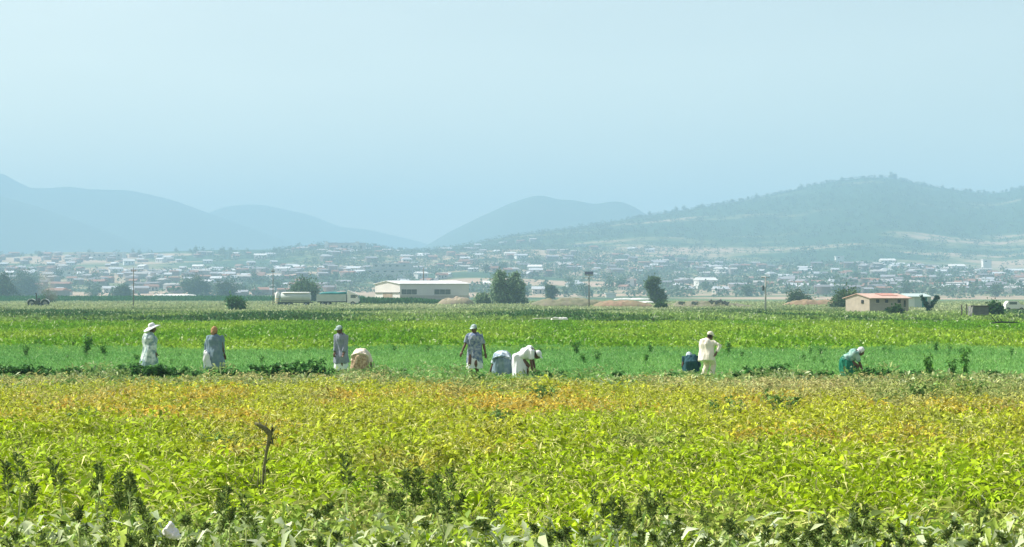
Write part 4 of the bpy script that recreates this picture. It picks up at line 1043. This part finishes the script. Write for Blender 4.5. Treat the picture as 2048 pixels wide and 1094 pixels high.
# roofless dark hut with posts and white frame on the right
DR = 175.0; u = DR/F; t = empty('roofless_hut', (PX(1953, DR), DR, 0)); tag(t, 'dark low hut without roof and a bleached frame leaning at its left side', 'hut')
M_DK = mat('dark_stained_block', (.10,.11,.11), .9, noise=(2,(.18,.19,.18),.6)); M_WOODW = mat('bleached_wood', (.62,.60,.52), .85, noise=(4,(.5,.48,.42),.5)); M_DKW = mat('dark_fence_wood', (.07,.06,.05), .9, noise=(5,(.12,.10,.08),.5))
zt = PZ(611, DR)
b = MB(); b.box(-8*u, 24*u, 0, .18, -.2, zt); b.box(-8*u, -8*u+.18, .182, 1.8, -.2, zt-.1); b.box(24*u-.18, 24*u, .182, 1.8, -.2, zt); b.box(-8*u+.182, 24*u-.182, 1.62, 1.8, -.2, zt); b.build('wall', M_DK, t)
b = MB(); b.box(-12*u, 25*u, -.12, -.004, zt-.14, zt-.02); b.build('top_beam', M_DKW, t)
for a, c in (((-15*u,-.15,.0),(-8*u,-.15,zt-.1)), ((-18*u,-.15,.9),(-10*u,-.15,.3)), ((-13*u,-.15,1.35),(-16*u,-.15,.3))):
    b = MB(); b.tube([a, c], .035, n=6); b.build('frame_bar', M_WOODW, t)
for i, (px_, tp) in enumerate(((1923, 609), (1933, 607.5))):
    b = MB(); h = PZ(tp, 172); b.tube([(0,0,-.2),(.02,0,h*.5),(0,.02,h-.12),(0,.02,h)], [.07,.065,.06,.02], n=7)
    o = empty('fence_post', (PX(px_, 172), 172, 0)); b.build('post', M_DKW, o, True)
    b = MB(); b.tube([(-.08,-.07,h*.6),(.10,-.07,h*.62)], .02, n=5); b.build('wire_tie', M_STEEL, o)
    tag(o, ['rough dark post, the shorter left one of the pair beside the roofless hut', 'rough dark post, the taller right one of the pair beside the roofless hut'][i], 'post', 'posts beside the roofless hut')
# white vehicle-like object at the right edge, domed shelter, sheeting
DW = 250.0; t = empty('parked_car', (PX(2026, DW), DW, 0)); tag(t, 'small white car parked at the right edge of the plain', 'car')
b = MB(); pr = [(-1.3,.45),(1.5,.45),(1.5,.95),(.9,1.05),(.45,1.5),(-.85,1.55),(-1.25,1.05)]; k = len(pr)
b.add([(x_,-.75,z_) for x_, z_ in pr] + [(x_,.75,z_) for x_, z_ in pr], [tuple(range(k)), tuple(reversed(range(k, 2*k)))] + [(i,(i+1)%k,k+(i+1)%k,k+i) for i in range(k)]); bd = b.build('body', M_WHITEP, t)
b = MB(); b.box(-.75,.35,-.765,-.752,1.05,1.42); b.build('side_window', M_GLASSD, t)
for xx in (-.85, 1.0):
    for yy in (-.68, .68): wheel(t, xx, yy, .31, .2)
DD = 470.0; t = empty('tunnel_shelter', (PX(1610, DD), DD, 0)); tag(t, 'pale rounded tunnel shelter beyond the concrete pole', 'shelter')
b = MB(); n = 14; V_ = []; Fs = []
for j, yy in enumerate((0, 6)):
    for k in range(n+1): a = math.pi*k/n; V_ += [(2.6*math.cos(a), yy, 2.2*math.sin(a)), (2.5*math.cos(a), yy, 2.1*math.sin(a))]
m_ = (n+1)*2
for k in range(n): o_ = k*2; Fs += [(o_, o_+2, m_+o_+2, m_+o_), (o_+1, m_+o_+1, m_+o_+3, o_+3), (o_, o_+1, o_+3, o_+2), (m_+o_, m_+o_+2, m_+o_+3, m_+o_+1)]
b.add(V_, Fs); b.build('cover', M_WSH, t, True)
b = MB(); b.add([(2.45*math.cos(math.pi*k/12), 5.9, 2.05*math.sin(math.pi*k/12)) for k in range(13)], [tuple(range(13))]); b.build('end_wall', M_GSH, t)

# heaps of soil
def heap(name, px, D, w, d, h, m, label, rough=.35, seed=0):
    xs_ = np.linspace(-1, 1, 60); ys_ = np.linspace(-1, 1, 26); A, Bb = np.meshgrid(xs_, ys_)
    rr_ = np.maximum(0, 1 - (np.abs(A)**2.6 + np.abs(Bb)**2)) ** .6
    Z = h * rr_ * (1 - rough*.5 + rough * (fbm(A*w + seed, Bb*d, 2.2, 4) - .25) * 1.6) - .1
    o = link(name, np_mesh(name, np.stack([A*w/2, Bb*d/2, Z], -1).reshape(-1, 3), grid_faces(26, 60), material=m, smooth=True), None, (PX(px, D), D, 0)); tag(o, label, 'mound'); return o
M_EARTH = mat('reddish_earth', (.30,.19,.13), .95, noise=(.5,(.22,.18,.10),.7)); M_EARTH2 = mat('grey_earth', (.22,.20,.14), .95, noise=(.6,(.14,.15,.08),.7)); M_SPOIL = mat('pinkish_spoil', (.33,.26,.20), .95, noise=(.7,(.26,.24,.14),.6))
heap('earth_bank', 1140, 330, 17, 7, 1.9, M_EARTH2, 'long grey earth bank with a weedy top right of the double-domed tree', seed=3)
heap('earth_bank', 1245, 322, 12, 6, 1.55, M_EARTH, 'long reddish earth bank below the panel pole', seed=13)
heap('spoil_heap', 912, 385, 8.5, 5, 2.1, M_SPOIL, 'pinkish heap of spoil against the warehouse long wall', seed=23)
heap('rubble_heap', 1408, 325, 19, 6, 1.25, M_EARTH2, 'low rubble strewn heap between slim tree and concrete pole', .9, 33)
heap('earth_bank', 1640, 350, 16, 6, 1.6, M_EARTH, 'low brown earth bank left of the brick house', .5, 43)
for i, (px_, w_, rt) in enumerate(((1388, .9, 8), (1437, 1.3, -20), (1451, 1.1, 30), (1422, .8, 50), (1362, .8, 0))):
    b = MB(); b.box(-w_/2, w_/2, -.3, .3, -.2, .35, Matrix.Rotation(R(rt), 4, 'Y'))
    for k in range(3): b.ell((random.uniform(-.5,.5), random.uniform(-.2,.1), .15), (.3,.25,.22), 8, 6)
    me = remeshed(b, .07, 2, folds=(.12, 3, 3)); me.materials.append(M_DK)
    o = link('boulder', me, None, (PX(px_, 321), 321, .85 + .25*(i % 2))); tag(o, f"dark rough boulder, number {i+1} from... ", 'boulder', 'boulders on the rubble heap')
    o['label'] = ['dark boulder left of the boulder pair on the rubble heap', 'large dark boulder, left one of the close pair on the rubble heap', 'large dark boulder, right one of the close pair on the rubble heap', 'small tilted dark boulder directly before the close pair', 'flat dark boulder leftmost on the rubble heap'][i]

# white sheet lying at the field edge, pale sheeting further off
def sheet(name, px, D, w, d, h, m, label, rz=0, z=0.0, cat='sheet'):
    xs_ = np.linspace(-1, 1, 40); ys_ = np.linspace(-1, 1, 16); A, Bb = np.meshgrid(xs_, ys_)
    e = np.clip(1 - np.maximum(np.abs(A)**4, np.abs(Bb)**4), 0, 1) ** .4
    top = h * e * (.5 + fbm(A*w+px, Bb*d, .5, 3)); V_ = np.concatenate([np.stack([A*w/2, Bb*d/2*(1+.2*np.sin(A*5)), top+.02], -1).reshape(-1, 3), np.stack([A*w/2, Bb*d/2*(1+.2*np.sin(A*5)), top*.6], -1).reshape(-1, 3)])
    F1 = grid_faces(16, 40); F2 = F1[:, ::-1] + 640
    o = link(name, np_mesh(name, V_, np.concatenate([F1, F2]), material=m, smooth=True), None, (PX(px, D), D, z)); o.rotation_euler = (0, 0, rz); tag(o, label, cat); return o
M_PLS = mat('white_plastic_sheet', (.82,.82,.78), .45, noise=(3,(.7,.7,.66),.5))
sheet('plastic_sheet', 1119, 140, 1.35, .5, .16, M_PLS, 'crumpled white plastic sheet lying on green crop edge near the middle', .1, .42)
b = MB(); b.tube([(-1.9,0,.1),(-.9,0,.12),(.2,.05,.16)], [.03,.035,.03], n=6); o = b.build('bleached_pole', M_WOODW, None, True, (PX(1112, 140), 139.6, .42)); tag(o, 'thin bleached pole lying left of the crumpled white sheet', 'pole')
sheet('roof_sheet', 1290, 340, 3.4, 1.2, .25, M_PLS, 'white roofing sheet lying at the foot of the slim tree', -.2, .9)
sheet('plastic_sheet', 350, 650, 16, 3, .5, M_PLS, 'long white sheeting strip beyond the tall dark crop at left', 0, 2.1)
sheet('plastic_sheet', 1265, 560, 12, 3, .4, M_PLS, 'long pale sheeting strip left of the slim tree on the plain', 0, .9)

# fallen dark branch at the right and small leafy plants standing in the crops
M_BR = mat('dark_branch', (.03,.045,.02), .9)
b = MB(); b.tube([(-.9,0,.1),(-.2,0,.16),(.9,0,.12)], [.05,.07,.03], n=7)
for x0, x1, z1 in ((-.6,-.95,.62), (-.35,-.6,.5), (-.1,-.4,.42), (.4,.75,.3)): b.tube([(x0,0,.13),((x0+x1)/2,.03,z1*.6),(x1,0,z1)], [.04,.03,.012], n=6)
o = b.build('fallen_branch', M_BR, None, True, (PX(2010, 118), 118, .42)); tag(o, 'dark fallen branch with upturned twigs at the right field edge', 'branch')

def leafy_plant(name, h, w, n, c0, c1, leaf, seedv, branchy=3):
    r = np.random.default_rng(seedv); t = empty(name, (0,0,0)); b = MB(); P_ = []; A_ = []
    for j in range(branchy):
        a = r.uniform(0, 6.28); tx, ty = math.cos(a)*w*.35*(j > 0), math.sin(a)*w*.35*(j > 0); hh = h*r.uniform(.75, 1)
        b.tube([(0,0,-.05),(tx*.4,ty*.4,hh*.5),(tx,ty,hh)], [.014,.010,.004], n=5)
        m = n//branchy; tt = r.uniform(.15, 1, m); th = r.uniform(0, 6.28, m)
        P_.append(np.stack([tx*tt**1.3, ty*tt**1.3, hh*tt], 1) + r.normal(0, .015, (m, 3))); A_.append(np.stack([np.cos(th), np.sin(th), r.normal(.35,.3,m)], 1))
    b.build('stem', M_BR, t, True); P_ = np.concatenate(P_); A_ = np.concatenate(A_); m = len(P_)
    v = leaves(P_, A_, r.uniform(leaf*.6, leaf*1.2, m), r.uniform(leaf*.3, leaf*.55, m), jitter(lerp(c0, c1, r.random(m)), .2), droop=.5)
    link('foliage', np_mesh('foliage', *v, M_LEAF), t); return t
lp = [leafy_plant('leafy_weed', .62, .42, 130, (.06,.19,.03), (.16,.36,.06), .13, 200+i, 3) for i in range(3)]
lu = [False]*3
def put_weed(px, py_base, s, label, group, D=None, sy=1.0):
    D = D or DG(py_base); i = random.randrange(3); t = copy_tree(lp[i]) if lu[i] else lp[i]; lu[i] = True
    t.location = (PX(px, D), D, 0); t.scale = (s, s, s*sy); t.rotation_euler = (0,0,random.uniform(0,6)); tag(t, label, 'plant', group); return t
put_weed(1860, 762, 1.05, 'tall single green weed right of the stooping rightmost worker', 'tall weeds in the green crop', D=48.6, sy=1.4)
put_weed(1905, 758, 1.1, 'bushy green weed, left of the two at the far right of the green crop', 'tall weeds in the green crop', D=49.5)
put_weed(1928, 764, 1.2, 'slim pointed green weed, right of the two at the far right', 'tall weeds in the green crop', D=48.4, sy=1.35)
for px_, py_, s_, lab in ((52, 716, .9, 'dark weed at the left end of the green crop'), (172, 712, 1.6, 'big branching weed between the left edge and the sun hat worker'), (210, 716, 1.0, 'lower weed touching the big branching weed'),
                         (1152, 712, 1.1, 'dark weed on the crop boundary right of the white dressed worker'), (1168, 728, .7, 'small weed just below the crop boundary right of the white dress'),
                         (1195, 727, .8, 'small dark weed in the green crop, middle right'), (1300, 712, 1.0, 'weed on the crop boundary left of the navy crouching worker'), (1290, 730, .8, 'small weed left of and below the crop boundary weed'),
                         (1455, 712, 1.2, 'weed directly right of the raised ivory sleeve'), (1872, 707, 1.0, 'dark weed on the crop boundary above the tall single weed'), (2022, 716, .8, 'weed by the right picture edge on crop boundary'),
                         (1620, 712, .7, 'small dark weed left of the stooping rightmost worker')):
    put_weed(px_, py_, s_, lab, 'tall weeds in the green crop')
for i in range(70):
    put_weed(random.uniform(-10, 2060), random.uniform(672, 735), random.uniform(.35, .7), 'small dark weed scattered across the bright green and feathery crops', 'small scattered weeds')

# dark leafy potato-like clumps at the workers' feet
dp = [leafy_plant('leafy_clump', .55, 1.1, 520, (.025,.10,.02), (.13,.32,.07), .17, 300+i, 7) for i in range(3)]
du = [False]*3
for k_, (px_, D_, s_) in enumerate([(-10,47,.9),(25,46.5,1),(60,46.6,1),(110,46.2,.8),(150,47,.85),(185,46.8,.8),(265,47.3,1),(290,46.4,1.05),(320,47,1),(350,46.8,.9),(395,46.8,.7),(460,46.8,.8),(480,46.3,.75),(530,47,1.0),(555,46.4,1.05),(600,46.8,1.1),(620,47.5,1.15),(645,46.5,.9),(420,46,.7),(80,47.4,.8),(135,47.6,.7),(240,46.9,.8),(335,47.8,.8),(505,46.4,.7),(575,47.6,.9),(5,47.6,.8),(1480,47.8,.6),(1610,47.6,.6),(755,47.8,.6),(965,47.2,.5),(1110,47.4,.7),(1240,47.6,.6),(1340,47.2,.6),(1650,47.8,.6),(1980,47,.7),(1075,46,.7),(1510,47.4,.9),(1565,47.6,.95),(1735,47.2,.8),(1775,46.8,.8),(1820,46,.75)]):
    i = k_ % 3; t = copy_tree(dp[i]) if du[i] else dp[i]; du[i] = True
    t.location = (PX(px_, D_), D_, 0); t.scale = (s_*1.0, s_*1.0, s_*1.05); t.rotation_euler = (0,0,random.uniform(0,6))
    tag(t, 'dark green leafy clump on the weedy strip at the feet of the workers', 'plant', 'dark clumps along the weedy strip')

yp = [leafy_plant('leafy_clump', .55, 1.1, 300, (.07,.17,.035), (.26,.40,.10), .15, 320+i, 9) for i in range(3)]; yu = [False]*3
for k_, (px_, py_, s_, lab) in enumerate([(165,862,.9,'green leafy weed in the yellow crop below the leftmost worker'), (440,918,.85,'green leafy weed in the yellow crop just left of the bent stalk'), (1000,862,.95,'green leafy weed in the yellow crop below the speckled worker'),
        (1082,812,1.1,'green spreading weed right below the worker in white'), (1458,852,1.15,'green clump in the crop below the ivory figure'), (1560,838,1.2,'broad green clump right of the clump below the ivory figure'),
        (1845,806,1.1,'dark clump in the straw weeds, left of the two at far right'), (1940,800,1.1,'dark clump in the straw weeds, right of the two at far right'), (700,868,.7,'small green weed in the yellow crop below the bent worker in cream'), (1240,905,.7,'small green weed in the yellow crop right of picture centre')]):
    t = copy_tree(yp[k_ % 3]) if yu[k_ % 3] else yp[k_ % 3]; yu[k_ % 3] = True; D_ = DG(py_ + 10); t.location = (PX(px_, D_), D_, .05); t.scale = (s_*.75, s_*.75, s_*.85); t.rotation_euler = (0,0,random.uniform(0,6)); tag(t, lab, 'plant', 'green weeds in the yellow crop')

# ---------------------------------------------------------------- near weeds with dark seed heads
M_WEED = M_LEAF
def seed_weed(h, n, spikes, seedv, hs=1.0):
    r = np.random.default_rng(seedv); t = empty('seed_weed', (0,0,0)); b = MB(); lx = r.uniform(-.06,.06)
    b.tube([(0,0,-.05),(lx*.4,0,h*.5),(lx,0,h*.92)], [.011,.008,.004], n=6)
    tips = [(lx, 0, h)]
    for j in range(spikes-1):
        z0 = h*r.uniform(.45,.7); a = r.uniform(0,6.28); q = (math.cos(a)*.10, math.sin(a)*.10, z0 + h*r.uniform(.15,.28)); b.tube([(lx*z0/h,0,z0), (q[0]*.7,q[1]*.7,(z0+q[2])/2), q], [.006,.005,.003], n=5); tips.append(q)
    b.build('stem', mat('green_stem', (.34,.40,.14), .8) if 'green_stem' not in bpy.data.materials else bpy.data.materials['green_stem'], t, True)
    tt = r.uniform(.22,.98,n); th = np.arange(n)*2.4 + r.normal(0,.3,n)
    P_ = np.stack([lx*tt, 0*tt, h*tt], 1); A_ = np.stack([np.cos(th), np.sin(th), r.normal(.6,.4,n)], 1)
    col = jitter(lerp((.20,.34,.06), (.50,.56,.22), r.random(n)**1.3), .15)
    L_ = r.uniform(.10,.21,n) * (1.15 - tt*.5)
    v = leaves(P_, A_, L_, L_*r.uniform(.2,.36,n), col, droop=.9, fold=.25); link('foliage', np_mesh('foliage', *v, M_WEED), t)
    for q in tips:
        m = 120; s_ = r.uniform(0,1,m); hh = r.uniform(.12,.26) * hs; th = r.uniform(0,6.28,m); lump = .55 + .9*vnoise(s_*hh, th*0 + q[0]*9 + seedv, .022); rad = .021*hs**.5*r.uniform(.6,1.3)*(1-s_*.8)*lump*r.uniform(.2,1.5,m)
        bend_ = r.uniform(-.06,.06); P_ = np.stack([q[0]+np.cos(th)*rad + bend_*s_**2, q[1]+np.sin(th)*rad, q[2]-.05+hh*s_], 1); A_ = np.stack([np.cos(th)*.7, np.sin(th)*.7, r.normal(1.0,.4,m)], 1)
        col = jitter(lerp((.05,.09,.02), (.24,.33,.09), r.random(m)), .2)
        v = leaves(P_, A_, r.uniform(.025,.085,m), r.uniform(.008,.02,m), col, fine=False, droop=.6); link('seed_head', np_mesh('seed_head', *v, M_FAR), t)
    return t
sw = [seed_weed(.95, 34, 1, 400), seed_weed(1.0, 40, 3, 401), seed_weed(.9, 30, 2, 402), seed_weed(1.0, 36, 4, 403), seed_weed(.85, 64, 1, 404), seed_weed(.9, 70, 1, 405, .45), seed_weed(.95, 60, 1, 406, .4), seed_weed(.9, 54, 2, 407, .5)]
sh_ = [h_ + .1 for h_ in (.95, 1.0, .9, 1.0, .85, .86, .9, .86)]; su = [False]*8
def near_weed(px, D, top, i, label, group='seed weeds along the near verge'):
    t = copy_tree(sw[i]) if su[i] else sw[i]; su[i] = True; z = PZ(top, D); s_ = z / sh_[i]
    t.location = (PX(px, D), D, 0); t.scale = (min(1.1, max(.75, s_)),)*2 + (s_,); t.rotation_euler = (random.gauss(0,.10), random.gauss(0,.12), random.uniform(0,6)); tag(t, label, 'weed', group)
NW = [(25,925,'leftmost dark seed weed, on the left picture edge'), (150,930,'tall dark seed weed, left one of the pair left of the bent stalk'), (184,933,'tall dark seed weed, right one of the pair left of the bent stalk'), (258,955,'slim dark seed weed between the tall pair and the white bag'),
      (338,950,'dark bushy seed weed directly above the white bag'), (425,985,'dark seed weed left of the bent stalk foot'), (683,932,'tall dark seed weed right of the bent stalk'), (762,955,'dark seed weed between the tall one and the forked one'), (806,948,'forked dark seed weed left of picture centre'),
      (884,950,'dark seed weed, left of two near the centre'), (918,965,'dark seed weed, right of two near the centre'), (1035,1005,'short seed weed at the bottom centre'), (1194,985,'dark seed weed, left of the dense trio right of centre'), (1213,1000,'dark seed weed, middle of the dense trio right of centre'),
      (1271,980,'dark upright seed weed, tallest of the dense trio right of centre'), (1345,995,'dark seed weed right of the dense trio'), (1440,1015,'short dark seed weed at the bottom, right half'), (1650,1035,'low dark seed weed, left of the two under the rightmost worker'), (1722,1015,'low dark seed weed, right of the two under the rightmost worker'), (1932,1020,'low dark seed weed nearest the right picture edge')]
for j, (px_, top_, lab) in enumerate(NW): near_weed(px_, 13.0 + (j*7 % 5)*.35, top_, (1, 0, 2, 3, 1)[j % 5], lab)
for j in range(118):
    px_ = random.uniform(-340, 2390); left = px_ < 1000
    near_weed(px_, random.uniform(12.0, 13.6), random.uniform(1010 if left else 1035, 1088), random.choice((0,2,4,5,5,6,6,7,7)), 'short green seed weed in the tangle along the bottom of the picture', 'short seed weeds in the near tangle')

# bent dead stalk
t = empty('dead_stalk', (PX(528, 19.5), 19.5, 0)); tag(t, 'dark dead stalk bent over at the top, standing in the yellow crop', 'dead plant')
M_DEAD = mat('dead_woody_stem', (.09,.09,.035), .95, noise=(30,(.24,.24,.12),.5), bump=.5)
u = 19.5/F; z_ = lambda py: PZ(py, 19.5)
b = MB(); b.tube([(-4*u,0,-.05),(-2*u,0,z_(985)),(0,0,z_(940)),(5*u,.01,z_(905)),(10*u,.01,z_(880)),(13*u,0,z_(868)),(4*u,0,z_(858)),(-8*u,-.01,z_(850)),(-18*u,0,z_(846))], [.012,.014,.016,.017,.022,.034,.030,.024,.016], n=9)
for x0, y0, x1, y1 in ((12,868,26,852),(10,872,24,878),(2,857,6,842),(-6,851,-12,838),(14,866,18,846),(11,880,20,890),(6,905,-4,893),(3,925,12,914)):
    b.tube([(x0*u,0,z_(y0)),((x0+x1)/2*u,.01,z_((y0+y1)/2)-.005),(x1*u,.02,z_(y1))], [.011,.008,.003], n=5)
b.build('stem', M_DEAD, t, True)
b = MB()
for x0, x1, p0, p1 in ((-10,-12,935,1000),(-5,-6,940,1000),(4,6,930,1000),(-16,-26,938,965)): b.tube([(x0*u,-.02,z_(p0)),(x1*u,-.02,z_(p1))], [.006,.007], n=5)
b.build('side_stem', M_DEAD, t, True)
P_ = np.array([(13*u,0,z_(872)),(18*u,0,z_(868)),(12*u,0,z_(880)),(8*u,0,z_(936)),(10*u,0,z_(940)),(20*u,0,z_(852)),(-2*u,0,z_(855))]*3)
A_ = rng.normal(0,1,(21,3)); A_[:,2] -= .6; P_ = P_ + rng.normal(0,.002,P_.shape)
v = leaves(P_, A_, rng.uniform(.03,.07,21), rng.uniform(.015,.03,21), jitter(np.repeat([[.09,.10,.035]],21,0),.3), droop=.8); link('withered_leaves', np_mesh('withered_leaves', *v, M_LEAF), t)
# crumpled white bag
b = MB(); b.ell((0,0,0), (.10,.07,.065), 20, 14); b.ell((-.02,0,.07), (.05,.04,.05), 14, 10); b.ell((.05,-.02,-.03), (.06,.05,.04), 14, 10)
me = remeshed(b, .008, 1, folds=(.035, 16, 16)); me.materials.append(M_PLS); o = link('plastic_bag', me, None, (PX(346, 11.7), 11.7, PZ(1064, 11.7))); o.scale = (.58, .58, .58); tag(o, 'crumpled white plastic bag caught in the weeds at bottom left', 'bag')

# large single features on the hillside
def big_building(px, py, D, w, h, d, m, r_, label, grp=None, towers=0):
    zt = PZ(py, D); zb = float(hill_z(np.array([px]), np.array([D]))[0]) - 2; zt = max(zt, zb + h)
    t = empty('large_building', (PX(px, D), D, zt - h)); tag(t, label, 'building', grp)
    b = MB(); b.box(-w/2, w/2, 0, d, -min(18, h*3), h); b.build('wall', m, t)
    b = MB(); b.box(-w/2-.6, w/2+.6, -.6, d+.6, h+.005, h+.7); b.build('roof', r_, t)
    for k in range(int(w/6)):
        b = MB(); xx = -w/2 + 3 + k*6; b.box(xx-1.1, xx+1.1, -.12, -.01, h*.35, h*.72); b.build('window', DARK, t)
    for k in range(towers):
        b = MB(); xx = (-w/2+2, w/2-9, w/2+2)[k]; b.box(xx-2, xx+2, -4.2, -.2, -6, h+2); b.build('stair_tower', WALLS[2], t)
    return t
big_building(200, 507, 2150, 56, 5, 12, WALLS[0], ROOFS[3], 'long pale institution with white stair towers on the left skyline', towers=3)
big_building(132, 543, 1500, 13, 3, 12, WALLS[2], ROOFS[3], 'bright white roofed hall on the left hillside above the tall crop')
big_building(690, 497, 2200, 50, 10, 12, WALLS[0], ROOFS[0], 'pale block with several storeys on the skyline left of centre', towers=2)
big_building(955, 503, 2000, 17, 3.5, 9, WALLS[2], ROOFS[3], 'small white hall below the skyline just right of the saddle')
big_building(1160, 498, 2300, 16, 4, 10, WALLS[2], ROOFS[3], 'white roofed hall alone on the wooded slope above the panel pole')
big_building(1975, 520, 1900, 9, 3, 8, WALLS[2], ROOFS[3], 'bright white roofed building high on the far right hillside')
big_building(1680, 513, 2000, 9, 3, 8, WALLS[2], ROOFS[3], 'small white roofed building above the brick house on the slope')
big_building(785, 529, 1500, 34, 2.5, 14, WALLS[0], ROOFS[0], 'long low pale roofed shed right above the warehouse gable')
big_building(775, 540, 1400, 34, 2.5, 14, WALLS[0], ROOFS[0], 'long low pale roofed shed, nearest above the warehouse gable')
big_building(1258, 560, 1250, 7, 3, 6, WALLS[2], ROOFS[3], 'white house left of the slim tree at the hillside foot')
big_building(1222, 588, 1000, 5.5, 2.2, 6, WALLS[2], ROOFS[3], 'small white roofed house right of the panel pole foot')
b = MB(); b.tube([(0,0,-3),(0,0,9)], [.9,.3], n=6); D_ = 4990; o = b.build('hilltop_mast', M_CONC, None, False, (PX(1066, D_), D_, PZ(393, D_))); tag(o, 'tiny mast on top of the distant middle mountain', 'mast')
# ---------------------------------------------------------------- haze
hm = bpy.data.materials.new('hazy_air'); hm.use_nodes = True
nt = hm.node_tree; nt.nodes.remove(nt.nodes['Principled BSDF'])
pv = nt.nodes.new('ShaderNodeVolumePrincipled')
pv.inputs['Color'].default_value = (.388, .605, .79, 1)
pv.inputs['Density'].default_value = 0.00043
pv.inputs['Anisotropy'].default_value = 0.0
nt.links.new(pv.outputs[0], nt.nodes['Material Output'].inputs['Volume'])
hb = MB(); hb.box(-6500, 6500, -120, 8300, -60, 440)
hz = hb.build('haze', hm); tag(hz, kind='stuff')
